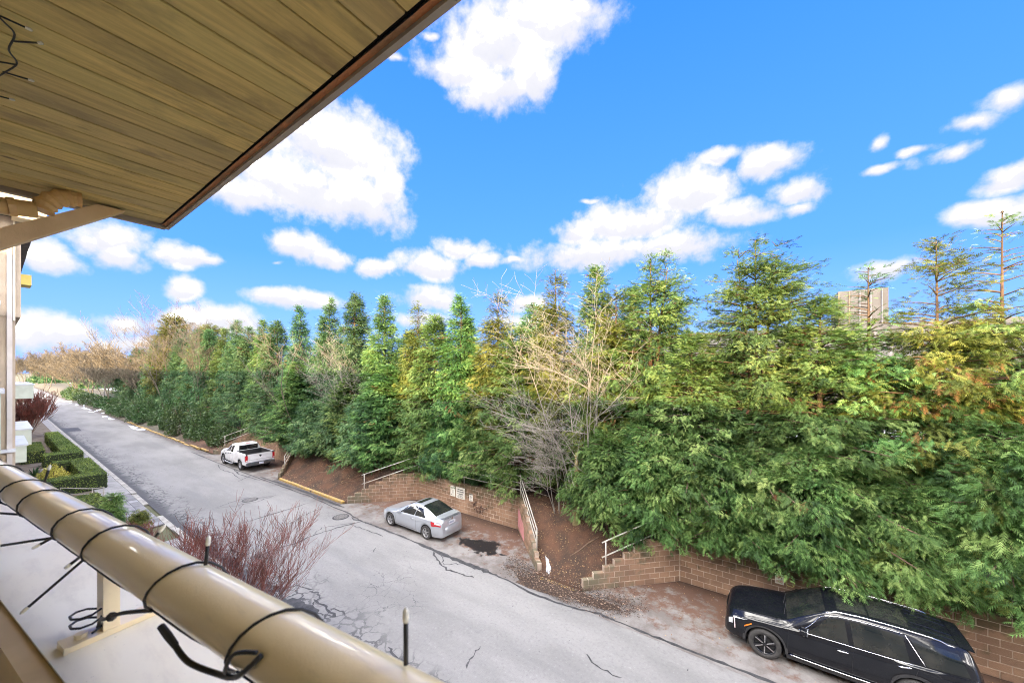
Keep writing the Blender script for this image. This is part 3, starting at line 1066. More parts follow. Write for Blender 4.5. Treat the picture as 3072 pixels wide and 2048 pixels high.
def litter(name, n, area, zf, smin, smax, mat, seed, label, cat):
    rng = np.random.default_rng(seed)
    V, F = [], []
    k = 0
    while k < n:
        x, y, w = area(rng)
        if rng.random() > w:
            continue
        s = rng.uniform(smin, smax)
        a = rng.uniform(0, 6.28)
        z = zf(x, y) + 0.006 + rng.uniform(0, 0.012)
        t = rng.uniform(-0.5, 0.5, 2) * s
        c, si = math.cos(a) * s, math.sin(a) * s
        b = len(V)
        V += [(x + c, y + si, z + t[0]), (x - si * .5, y + c * .5, z + abs(t[1]) * .5), (x - c, y - si, z - t[0] * .2), (x + si * .5, y - c * .5, z)]
        F.append((b, b + 1, b + 2, b + 3))
        k += 1
    o = link(name, np_mesh(name, np.array(V), np.array(F), mat, quads=True))
    return tag(o, label, cat, kind='stuff')


def chips_area(rng):
    x = rng.uniform(-8.9, -3.2)
    y = rng.uniform(11.2, 13.2)
    c = 11.55 + 0.07 * (x + 6.2) ** 2
    return x, y, math.exp(-((y - c - 0.25) / 0.42) ** 2) * math.exp(-((x + 6.2) / 2.4) ** 4)


zchip = lambda x, y: max(gz(x, y), 0.02)
chipbed = blob_sheet('chip_bed', -6.25, 11.74, 1.75, 0.42, lambda x, y: 0.008, 91, m_mulch, 0.02, 0.06).build('wood_chips', material('dark_chips', (0.035, 0.028, 0.025), (0.12, 0.075, 0.05), rough=0.95, scale=14, coords='World', bump=1.0, bump_scale=35), smooth=True)
tag(chipbed, 'dark heap of wood chips washed onto the road edge', 'wood chips', kind='stuff')
litter('chip_litter', 6500, chips_area, lambda x, y: zchip(x, y) + 0.035, 0.014, 0.042, m_chip, 3, 'pale wood chips scattered along the road edge', 'wood chips')


def bank_area(rng):
    x = rng.uniform(-31, 6)
    y = rng.uniform(12.2, 16.5)
    if y < bank_start(x) + 0.1:
        return x, y, 0.0
    return x, y, 1.0


litter('bank_litter', 8000, bank_area, bank_z, 0.012, 0.045, m_leaf_dead, 4, 'dry leaves and twigs strewn over the mulch bank', 'leaf litter')


def bay_area(rng):
    b = BAYS[1] if rng.random() < 0.5 else BAYS[2]
    x = rng.uniform(b[0][0], b[3][0])
    y = rng.uniform(11.4, 15.0)
    return x, y, (0.15 + 0.85 * sstep(y, 12, 15)) if y < bank_start(x) - 0.2 else 0.0


litter('bay_litter', 1100, bay_area, lambda x, y: 0.008, 0.01, 0.03, m_leaf_dead, 6, 'brown leaves scattered over the parking bays', 'leaf litter')


def road_area(rng):
    return rng.uniform(-40, 3), rng.uniform(5.4, 11.8), 0.8


litter('road_litter', 160, road_area, lambda x, y: 0.004, 0.012, 0.035, m_tar, 7, 'dark specks of debris on the asphalt', 'leaf litter')
# ------------------------------------------------------------------ the apartment building we stand in
def board_nodes(T, vec, col, bs):
    inf = T.new('ShaderNodeObjectInfo').outputs['Random']
    v = T.vmath('ADD', vec, T.vmath('MULTIPLY', (7.0, 13.0, 3.0), T.math('MULTIPLY', inf, 5.0)))
    grain = T.noise(T.vmath('MULTIPLY', v, (22.0, 1.6, 1.0)), 2.0, 5, 0.6)
    blot = T.noise(T.vmath('MULTIPLY', v, (2.2, 1.0, 1.0)), 2.4, 5, 0.62)
    c = T.mix(T.smooth(grain, 0.3, 0.7), (0.86, 0.65, 0.22), (0.62, 0.46, 0.15))
    c = T.mix(T.smooth(blot, 0.48, 0.70, 0, 0.75), c, (0.30, 0.215, 0.09))
    c = T.mix(T.smooth(inf, 0.55, 1.0, 0, 0.4), c, (0.36, 0.285, 0.18))
    kn = T.new('ShaderNodeTexVoronoi')
    T.put(kn.inputs['Vector'], T.vmath('MULTIPLY', v, (1.0, 0.45, 0.0)))
    kn.inputs['Scale'].default_value = 4.0
    c = T.mix(T.smooth(kn.outputs['Distance'], 0.03, 0.085, 0.85, 0.0), c, (0.11, 0.07, 0.035))
    ol = T.noise(v, 0.9, 4, 0.6)
    c = T.mix(T.smooth(ol, 0.42, 0.66, 0, 0.40), c, (0.52, 0.46, 0.18))
    c = T.mix(T.math('MULTIPLY', T.math('FRACT', T.math('MULTIPLY', inf, 7.3)), 0.30), c, (0.26, 0.19, 0.09))
    fl = T.noise(T.vmath('MULTIPLY', v, (3.0, 1.3, 1.0)), 11.0, 3, 0.7)
    return T.mix(T.smooth(fl, 0.735, 0.775, 0, 0.8), c, (0.75, 0.62, 0.40))


m_board = material('soffit_wood', (0.3, 0.2, 0.1), rough=0.75, build=board_nodes, bump=0.25, bump_scale=30)
m_rust = material('rusty_drip_edge', (0.55, 0.22, 0.08), (0.38, 0.20, 0.09), rough=0.75, scale=9, coords='World', bump=0.4, bump_scale=60)
m_fascia = material('fascia_paint', (0.44, 0.38, 0.30), (0.34, 0.29, 0.23), rough=0.6, scale=4, coords='World')
m_stucco = material('beige_stucco', (0.56, 0.46, 0.34), (0.48, 0.385, 0.28), rough=0.9, scale=2.0, coords='World', bump=0.3, bump_scale=80)
m_roof = material('roof_shingle', (0.10, 0.09, 0.085), (0.15, 0.13, 0.12), rough=0.95, scale=6, coords='World')
m_cream = material('cream_trim', (0.82, 0.68, 0.44), (0.76, 0.62, 0.40), rough=0.5, scale=3, coords='World')
m_tanpipe = material('tan_downspout', (0.70, 0.44, 0.18), (0.62, 0.38, 0.15), rough=0.35, scale=5, coords='World')
m_brace = material('tan_brace', (0.74, 0.52, 0.28), (0.64, 0.44, 0.23), rough=0.6, scale=4, coords='World', bump=0.2)
def rail_nodes(T, vec, col, bs):
    d1 = T.noise(T.vmath('MULTIPLY', vec, (4.0, 30.0, 30.0)), 3.0, 6, 0.7)
    d2 = T.noise(vec, 160.0, 3, 0.7)
    c = T.mix(T.smooth(d1, 0.58, 0.78, 0, 0.30), col, (0.52, 0.40, 0.22))
    return T.mix(T.smooth(d2, 0.70, 0.78, 0, 0.6), c, (0.35, 0.27, 0.15))


def ledge_nodes(T, vec, col, bs):
    d1 = T.noise(T.vmath('MULTIPLY', vec, (2.0, 7.0, 1.0)), 3.0, 6, 0.7)
    d2 = T.noise(vec, 90.0, 3, 0.7)
    c = T.mix(T.smooth(d1, 0.46, 0.70, 0, 0.32), col, (0.66, 0.57, 0.42))
    return T.mix(T.smooth(d2, 0.68, 0.76, 0, 0.55), c, (0.36, 0.31, 0.24))


m_rail = material('rail_paint', (0.99, 0.81, 0.49), (0.98, 0.77, 0.43), rough=0.30, scale=3, coords='World', coat=0.5, spec=0.5, build=rail_nodes, bump=0.04, bump_scale=120)
m_ledge = material('white_cap', (0.98, 0.90, 0.70), (0.96, 0.86, 0.64), rough=0.45, scale=3, coords='World', build=ledge_nodes)
m_inner = material('inner_wall', (0.72, 0.40, 0.13), (0.64, 0.34, 0.11), rough=0.8, scale=3, coords='World')
m_trim = material('tan_trim', (0.72, 0.52, 0.25), (0.62, 0.43, 0.20), rough=0.6, scale=5, coords='World')
m_glass_dark = material('dark_glass', (0.02, 0.025, 0.03), rough=0.05, spec=0.8)
m_pale_pipe = material('pale_downspout', (0.66, 0.60, 0.54), (0.58, 0.52, 0.46), rough=0.45, scale=3, coords='World')
m_balc = material('balcony_panel', (0.62, 0.66, 0.55), (0.55, 0.59, 0.48), rough=0.5, scale=2, coords='World')
m_balc_cap = material('balcony_cap', (0.66, 0.68, 0.68), (0.56, 0.58, 0.6), rough=0.4, scale=2, coords='World')

bld = thing('apartment_building', 'beige stucco apartment building with wooden eaves and white capped balcony', 'building', (0, -3, 0))
BO = bld.location


def bpart(mb, name, mats, parent=None, **kw):
    """mesh given in world coordinates, hung under the building"""
    o = mb.build(name, mats, parent or bld, **kw)
    o.location = -Vector(BO) if parent is None else Vector((0, 0, 0))
    return o


Z_SOF = 9.1
m_dark_gap = material('shadow_gap', (0.02, 0.015, 0.01), rough=1.0)
# body of the section we stand in, and the next sections along the road
bpart(MB().box(-4.0, 40, -13, -1.65, -0.05, 9.3), 'wall', m_cream)
bpart(MB().box(-15.0, -4.0, -13, -1.9, -0.05, 9.3), 'wall', m_stucco)
bpart(MB().box(-26.0, -15.0, -13, 0.36, -0.05, 9.2), 'wall', m_stucco)
bpart(MB().box(-26.0, -14.97, -12.9, 0.44, 9.2, 11.6), 'wall', m_stucco)
bpart(MB().box(-60.0, -26.0, -13, 0.2, -0.05, 11.6), 'wall', m_stucco)
bpart(MB().box(-135.0, -60.0, -13, -0.4, -0.05, 11.6), 'wall', m_stucco)  # unseen far section, added to keep the far road in shade


def gable(x0, x1, ye, ze, yr, zr):
    b = MB()
    yb = 2 * yr - ye
    vs = []
    for x in (x0, x1):
        vs += [(x, ye, ze), (x, yr, zr), (x, yb, ze), (x, yb, ze - 0.22), (x, ye, ze - 0.22)]
    b.add(vs, [(0, 1, 6, 5), (1, 2, 7, 6), (2, 3, 8, 7), (4, 9, 8, 3), (0, 5, 9, 4), (0, 4, 3, 2, 1), (5, 6, 7, 8, 9)])
    return b


roof = bpart(gable(-4.08, 42, 0.85, 9.45, -6.2, 12.9), 'roof', m_roof)
bpart(gable(-14.4, -4.16, -0.9, 9.45, -6.2, 12.6), 'roof', m_roof)
bpart(gable(-136, -14.45, 0.72, 12.0, -6.2, 14.2), 'roof', m_roof)  # far stretch is unseen, lengthened to shade the far road

# soffit boards over the balcony, each board its own piece
eave = thing('eave', None, None)
eave.parent = bld
eave.location = -Vector(BO)
bw = 0.154
bm_ = MB().box(-bw / 2 + 0.0035, bw / 2 - 0.0035, -1.22, 1.22, 0, 0.02).mesh('soffit_board', m_board, bevel=0.006)
rr = random.Random(3)
for i in range(52):
    x = -4.08 + bw * (i + 0.5)
    o = link('soffit_board', bm_, eave, (x, 0.806 - 1.22, Z_SOF + rr.uniform(-0.0015, 0.0015)))
bpart(MB().box(-4.1, 42, -1.7, 0.83, Z_SOF + 0.024, Z_SOF + 0.10), 'sheathing', m_dark_gap, eave)
de = MB()
nseg = 60
for i in range(nseg):
    x0 = -4.09 + 46 * i / nseg
    x1 = -4.09 + 46 * (i + 1) / nseg
    w0 = 0.814 + 0.003 * math.sin(i * 1.9)
    w1 = 0.814 + 0.003 * math.sin((i + 1) * 1.9)
    de.add([(x0, w0, Z_SOF - 0.006), (x1, w1, Z_SOF - 0.006), (x1, 0.839, Z_SOF - 0.006), (x0, 0.839, Z_SOF - 0.006)], [(0, 1, 2, 3)])
bpart(de, 'drip_edge', m_rust, eave)
bpart(MB().box(-4.13, 42, 0.839, 0.864, Z_SOF - 0.022, Z_SOF + 0.22), 'fascia_board', m_fascia, eave)
bpart(MB().box(-4.13, -4.085, -1.7, 0.838, Z_SOF - 0.03, Z_SOF + 0.22), 'fascia_board', m_fascia, eave)
# the next, higher eave
bpart(MB().box(-15.0, -14.35, -1.5, 0.80, 11.62, 12.05), 'fascia_board', m_cream)
bpart(MB().box(-14.9, -14.45, 0.3, 0.9, 11.5, 11.62), 'gutter', m_cream)

# knee brace and ribbed downspout under the eave
kb = MB()
y0, z0_, y1, z1_ = 0.58, 9.085, -1.4, 7.62
vs = []
for x in (-4.0, -3.92):
    vs += [(x, y0, z0_), (x, y0 - 0.14, z0_), (x, y1 - 0.14, z1_), (x, y1, z1_ - 0.10), (x, y0 - 0.02, z0_ - 0.015)]
kb.add(vs, [(4, 3, 2, 1, 0), (5, 6, 7, 8, 9), (0, 1, 6, 5), (1, 2, 7, 6), (2, 3, 8, 7), (3, 4, 9, 8), (4, 0, 5, 9)])
bpart(kb, 'knee_brace', m_brace, fix=True)
ds = MB()
px = -3.86
path = []
for i in range(11):
    a = i / 10 * R(78)
    path.append((px, 0.36 - 0.17 * math.sin(a) , 9.07 - 0.17 * (1 - math.cos(a))))
e = path[-1]
end = (px, e[1] - 1.35, e[2] - 0.20)
rads = []
pts = []
for i, q in enumerate(path):
    pts.append(q)
    rads.append(0.060 if i % 2 == 0 else 0.049)
dsp = bpart(MB().tube([(px, e[1] - 0.02, e[2] - 0.003), end], 0.050, 12), 'downspout', m_tanpipe, smooth=True)
bpart(MB().tube(pts, rads, 14), 'elbow', m_tanpipe, dsp)
bpart(MB().tube([(px, e[1] - 0.10, e[2] - 0.015), (px, e[1] - 0.13, e[2] - 0.02)], 0.058, 12), 'joint_band', m_tanpipe, dsp)

# the projecting section further on: downspouts, balconies
bpart(MB().box(-14.99, -14.90, 0.235, 0.315, 5.0, 10.9), 'downspout', m_pale_pipe)
bpart(MB().box(-14.985, -14.89, 0.325, 0.355, 9.1, 11.6), 'downspout', m_ledge)
bpart(MB().box(-14.96, -14.8, 0.10, 0.36, 5.95, 6.02), 'downspout_strap', m_balc_cap)


def balcony(x0, x1, y0, y1, z0, z1):
    b = bpart(MB().box(x0, x1, y0, y1, z0, z1), 'balcony', m_balc, bevel=0.01)
    bpart(MB().box(x0 - 0.05, x1 + 0.05, y0 - 0.05, y1 + 0.05, z1, z1 + 0.09), 'cap', m_balc_cap, b)


balcony(-14.7, -13.6, -1.5, 0.14, 6.1, 7.4)
balcony(-14.7, -13.9, -1.5, 0.09, 9.05, 9.35)
balcony(-34.0, -30.0, 0.2, 1.05, 3.4, 4.2)
balcony(-58.0, -50.0, 0.2, 2.1, 5.6, 6.7)
balcony(-46.0, -40.0, 0.2, 1.6, 3.0, 4.0)
balcony(-30.0, -26.5, 0.2, 0.80, 1.3, 2.4)
bpart(MB().box(-16.6, -16.0, 0.44, 0.64, 10.15, 10.42), 'gutter_end_box', material('yellow_lit_box', (0.75, 0.6, 0.12), (0.7, 0.55, 0.1), rough=0.5, scale=4))  # gutter end box, no lamp; the yellow light on it is put into its colour
for i in range(5):
    x = -57 + i * 6.0
    wd = bpart(MB().box(x, x + 1.8, 0.19, 0.23, 8.3, 9.7), 'window', m_glass_dark)
    bpart(MB().box(x - 0.08, x + 1.88, 0.2, 0.26, 9.7, 9.78).box(x - 0.08, x + 1.88, 0.2, 0.26, 8.22, 8.3), 'window_frame', m_cream, wd)

# ---- the balcony we look over: capped parapet and round handrail, set at a slight angle to the road
RA = 0.124


def RP(u, v, z):
    return (u * math.cos(RA) - v * math.sin(RA), u * math.sin(RA) + v * math.cos(RA), z)


def rbox(mb, u0, u1, v0, v1, z0, z1, mi=0):
    P = [RP(u0, v0, z0), RP(u1, v0, z0), RP(u1, v1, z0), RP(u0, v1, z0), RP(u0, v0, z1), RP(u1, v0, z1), RP(u1, v1, z1), RP(u0, v1, z1)]
    return mb.add(P, [(0, 3, 2, 1), (4, 5, 6, 7), (0, 1, 5, 4), (1, 2, 6, 5), (2, 3, 7, 6), (3, 0, 4, 7)], mi)


Z_LEDGE = CAM_H - 0.537
U0, U1 = -3.4, 2.2
bpart(rbox(MB(), U0, U1, -1.6, 0.42, 6.25, 6.48), 'balcony_floor', m_cream)
par = bpart(rbox(MB(), U0, U1, 0.215, 0.43, 6.0, Z_LEDGE - 0.004), 'parapet', m_inner)
bpart(rbox(MB(), U0, U1, 0.197, 0.455, Z_LEDGE - 0.004, Z_LEDGE), 'cap', m_ledge, par)
bpart(rbox(MB(), U0, U1, 0.165, 0.198, Z_LEDGE - 0.09, Z_LEDGE - 0.006), 'inner_trim', m_trim, par)
bpart(rbox(MB(), U0, U1, 0.455, 0.462, Z_LEDGE - 0.10, Z_LEDGE - 0.002), 'cap_lip', m_ledge, par)
RAIL_V, RAIL_Z, RAIL_R = 0.278, CAM_H - 0.354, 0.0395
rl = MB()
rl.tube([RP(U0 + (U1 - U0) * i / 8, RAIL_V, RAIL_Z) for i in range(9)], RAIL_R, 40)
hand = bpart(rl, 'handrail', m_rail, smooth=True)
for u in (-2.75, -1.09, 0.57):
    ps = bpart(rbox(MB(), u - 0.018, u + 0.018, RAIL_V - 0.012, RAIL_V + 0.012, Z_LEDGE + 0.012, RAIL_Z - 0.02), 'post', m_rail, hand)
    br = MB()
    rbox(br, u - 0.022, u + 0.022, 0.218, 0.366, Z_LEDGE + 0.001, Z_LEDGE + 0.012)
    rbox(br, u - 0.022, u + 0.022, 0.214, 0.219, Z_LEDGE - 0.02, Z_LEDGE + 0.013)
    for vv in (0.24, 0.345):
        br.tube([RP(u, vv, Z_LEDGE + 0.012), RP(u, vv, Z_LEDGE + 0.02)], 0.009, 8)
    bpart(br, 'base_plate', m_rail, hand)

# ------------------------------------------------------------------ string lights wound round the handrail
m_wire = material('black_wire', (0.012, 0.013, 0.012), rough=0.45)
m_bulb = material('led_bulb', (0.86, 0.82, 0.68), rough=0.15, spec=0.7)
sl = thing('string_lights', 'black string lights wound round the balcony handrail', 'string lights', RP(-1.2, RAIL_V, RAIL_Z))
SO = Vector(sl.location)


def on_rail(u, ang, r=RAIL_R + 0.003):
    """ang 0 = outward, 90 = up, 180 = towards the flat"""
    return Vector(RP(u, RAIL_V + r * math.cos(ang), RAIL_Z + r * math.sin(ang)))


def wire(pts, r=0.0021, name='wire'):
    return MB().tube([Vector(q) - SO for q in pts], r, 6).build(name, m_wire, sl, smooth=True)


def smooth_path(pts, n=6):
    P = [Vector(q) for q in pts]
    P = [P[0]] + P + [P[-1]]
    out = []
    for i in range(1, len(P) - 2):
        for k in range(n):
            t = k / n
            a, b_, c, d = P[i - 1], P[i], P[i + 1], P[i + 2]
            out.append(0.5 * ((2 * b_) + (c - a) * t + (2 * a - 5 * b_ + 4 * c - d) * t * t + (3 * b_ - a - 3 * c + d) * t ** 3))
    out.append(P[-2])
    return out


def bulb(base, dirv, L=0.05):
    base = Vector(base)
    d_ = Vector(dirv).normalized()
    wire([base, base + d_ * L], 0.0028)
    q = base + d_ * L - SO
    MB().tube([q, q + d_ * 0.004, q + d_ * 0.012, q + d_ * 0.016], [0.0028, 0.0036, 0.0032, 0.001], 10).build('bulb', m_bulb, sl, smooth=True)


loops = [(-2.35, -2.45), (-2.02, -2.13), (-1.656, -1.79), (-1.46, -1.59), (-1.17, -1.30), (-0.99, -1.10), (-0.70, -0.79), (-0.455, -0.535), (-0.1, -0.2), (0.3, 0.2)]
for i, (uo, ui) in enumerate(loops):
    pts = []
    for k in range(13):
        t = k / 12
        ang = R(-30 + 262 * t)
        pts.append(on_rail(uo + (ui - uo) * t + 0.006 * math.sin(5 * t + i), ang, RAIL_R + 0.003 + 0.002 * math.sin(7 * t + i)))
    wire(pts)
    if i + 1 < len(loops):      # the wire goes on underneath to the next loop
        un = loops[i + 1][0]
        q0 = on_rail(ui, R(232))
        wire(smooth_path([q0, on_rail((ui + un) / 2, R(262), RAIL_R + 0.012), on_rail(un, R(330), RAIL_R + 0.004)], 6))
# hanging tails and sockets
def up_out(u, ang):
    a = on_rail(u, ang)
    return a


for u, ang, dv, L in ((-1.60, 215, (-.55, -.5, .1), .07), (-1.31, 215, (-.9, -.75, -.15), .10), (-1.30, 212, (.4, -.3, -.02), .03), (-1.11, 222, (-.25, -.5, -.55), .10), (-1.12, 215, (.5, -.2, .05), .04),
                      (-1.80, 218, (-.3, -.5, -.35), .05), (-1.665, 62, (.25, .2, 1.0), .035), (-0.715, 72, (-.02, .1, 1.0), .03), (-0.285, 68, (.0, .0, 1.0), .045), (-0.93, 60, (.2, .3, .5), .01)):
    bulb(on_rail(u, R(ang)), dv, L)
# a loose tail tied to the bracket, and the plug end
wire(smooth_path([on_rail(-0.79, R(230)), Vector(RP(-0.86, 0.236, RAIL_Z - 0.05)), Vector(RP(-0.93, 0.232, RAIL_Z - 0.08)), Vector(RP(-1.04, 0.255, Z_LEDGE + 0.055)), Vector(RP(-1.085, 0.262, Z_LEDGE + 0.02))], 6), 0.0032)
tq = Vector(RP(-0.90, 0.233, RAIL_Z - 0.067)) - SO
MB().tube([tq + Vector((-.008, -.002, -.004)), tq, tq + Vector((.01, .002, .006))], [0.004, 0.0075, 0.004], 8).build('knot', m_wire, sl)
wire(smooth_path([on_rail(-0.46, R(150)), on_rail(-0.475, R(175), RAIL_R + 0.008), on_rail(-0.505, R(200), RAIL_R + 0.008), Vector(RP(-0.545, 0.236, RAIL_Z - 0.03)), Vector(RP(-0.60, 0.226, RAIL_Z - 0.028)), Vector(RP(-0.64, 0.224, RAIL_Z - 0.015))], 6), 0.0034)
wire(smooth_path([on_rail(-0.465, R(148), RAIL_R + 0.006), on_rail(-0.492, R(158), RAIL_R + 0.014), on_rail(-0.515, R(190), RAIL_R + 0.010), on_rail(-0.53, R(215), RAIL_R + 0.006)], 6), 0.0024)
pq = Vector(RP(-0.635, 0.2245, RAIL_Z - 0.017)) - SO
pr_ = Vector(RP(-0.672, 0.222, RAIL_Z - 0.002)) - SO
MB().tube([pq, (pq + pr_) / 2, pr_], [0.0042, 0.005, 0.0045], 8).build('plug', m_wire, sl)
# coil round the bracket
wire([Vector(RP(-1.10 + 0.03 * math.cos(a * 0.7), 0.25 + 0.022 * math.sin(a * 0.7), Z_LEDGE + 0.02 + 0.002 * a)) for a in range(0, 20)], 0.0022)

# second string hanging from the soffit
s2 = thing('string_lights', 'dark string of lights hung under the wooden soffit', 'string lights', (-2.6, -0.2, Z_SOF - 0.02))
S2 = Vector(s2.location)
SOFL = [(-1.95, -0.06), (-2.08, 0.02), (-2.16, 0.05), (-2.26, 0.04), (-2.36, 0.06), (-2.46, 0.03), (-2.58, 0.01), (-2.75, 0.0), (-3.0, -0.03), (-3.3, -0.05)]
pp = smooth_path([Vector((x, y, Z_SOF - 0.025 - 0.012 * (i % 2))) - S2 for i, (x, y) in enumerate(SOFL)], 5)
MB().tube(pp, 0.003, 6).build('wire', m_wire, s2, smooth=True)
for (x, y, dx, dy) in ((-2.08, 0.02, .01, .05), (-2.20, 0.05, .07, .05), (-2.36, 0.06, -.03, -.05), (-2.46, 0.03, .03, .06), (-2.7, 0.0, .03, .05)):
    a_ = Vector((x, y, Z_SOF - 0.03)) - S2
    b_ = a_ + Vector((dx, dy, -0.005))
    MB().tube([a_, b_], 0.003, 6).build('wire', m_wire, s2)
    dn = (b_ - a_).normalized()
    MB().tube([b_, b_ + dn * 0.012, b_ + dn * 0.016], [0.005, 0.0055, 0.001], 8).build('bulb', m_bulb, s2)
# ------------------------------------------------------------------ vegetation
m_bark = material('cedar_bark', (0.15, 0.095, 0.06), (0.085, 0.055, 0.038), rough=0.95, scale=8, stretch=(1, 1, 0.15), bump=0.6, bump_scale=20)
m_bark_moss = material('mossy_bark', (0.27, 0.20, 0.10), (0.16, 0.15, 0.06), rough=0.95, scale=6, bump=0.6, bump_scale=20)
m_bare = material('pale_grey_bark', (0.29, 0.265, 0.22), (0.20, 0.18, 0.15), rough=0.9, scale=3)
m_bare_far = material('grey_brown_bark', (0.19, 0.155, 0.115), (0.13, 0.105, 0.08), rough=0.9, scale=3)
m_gold_twig = material('golden_twigs', (0.20, 0.165, 0.11), (0.14, 0.115, 0.08), rough=0.9, scale=2)
m_red_twig = material('red_twigs', (0.22, 0.062, 0.045), (0.12, 0.05, 0.036), rough=0.7, scale=2)
m_brown_stem = material('brown_stems', (0.20, 0.13, 0.085), (0.13, 0.085, 0.06), rough=0.9, scale=4)
m_cedar = foliage('cedar_fronds', (0.015, 0.044, 0.016), (0.115, 0.225, 0.060), (0.37, 0.50, 0.16), brown=(0.20, 0.09, 0.04), brown_at=0.982)
m_cedar_b = foliage('blue_green_fronds', (0.014, 0.046, 0.022), (0.085, 0.19, 0.080), (0.28, 0.42, 0.18), brown=(0.28, 0.12, 0.05), brown_at=0.985)
m_cedar_y = foliage('olive_fronds', (0.035, 0.05, 0.013), (0.13, 0.155, 0.032), (0.31, 0.30, 0.065), brown=(0.22, 0.11, 0.045), brown_at=0.97)
m_hedge = foliage('hedge_leaves', (0.03, 0.065, 0.015), (0.12, 0.19, 0.035), (0.30, 0.37, 0.08), transl=0.25)
m_laurel = foliage('laurel_leaves', (0.03, 0.065, 0.025), (0.06, 0.115, 0.04), (0.13, 0.19, 0.07), transl=0.2, rough=0.35)
m_gold_leaf = foliage('yellow_leaves', (0.25, 0.26, 0.05), (0.46, 0.43, 0.09), (0.62, 0.55, 0.14), transl=0.3)
m_yucca = foliage('yucca_leaves', (0.03, 0.08, 0.03), (0.06, 0.14, 0.06), (0.10, 0.2, 0.08), transl=0.15)
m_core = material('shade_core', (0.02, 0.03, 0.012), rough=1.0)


def frond_template():
    """one drooping cedar spray of unit length along +x: leaflets as thin triangles"""
    T = []
    xs = [0.02, 0.22, 0.42, 0.62]
    for i, x in enumerate(xs):
        w = 0.36 * (1 - 0.75 * x) * (0.75 if i == 0 else 1)
        for s in (-1, 1):
            T.append([(x - 0.05, 0, 0), (x + 0.11, 0.01 * s, 0), (x + 0.30, s * w, -0.05)])
    T.append([(0.66, -0.04, 0), (0.66, 0.04, 0), (1.05, 0, 0)])
    A = np.array(T, np.float64).reshape(-1, 3)
    A[:, 2] -= 0.30 * A[:, 0] ** 2
    return A


FR = frond_template()
FR_T = len(FR) // 3


def place_fronds(base, yaw, pitch, roll, size, tone, width=None):
    """vectorised: every frond a copy of the template, turned and scaled"""
    n = len(base)
    cy, sy, cp, sp, cr, sr = np.cos(yaw), np.sin(yaw), np.cos(pitch), np.sin(pitch), np.cos(roll), np.sin(roll)
    ax = np.stack([cy * cp, sy * cp, sp], 1)
    ay0 = np.stack([-sy, cy, np.zeros(n)], 1)
    az0 = np.cross(ax, ay0)
    ay = ay0 * cr[:, None] + az0 * sr[:, None]
    az = np.cross(ax, ay)
    wd = size if width is None else size * width
    V = base[:, None, :] + ax[:, None, :] * (FR[None, :, 0:1] * size[:, None, None]) + ay[:, None, :] * (FR[None, :, 1:2] * wd[:, None, None]) + az[:, None, :] * (FR[None, :, 2:3] * size[:, None, None])
    V = V.reshape(-1, 3)
    F = np.arange(len(V)).reshape(-1, 3)
    return V, F, np.repeat(tone, FR_T)


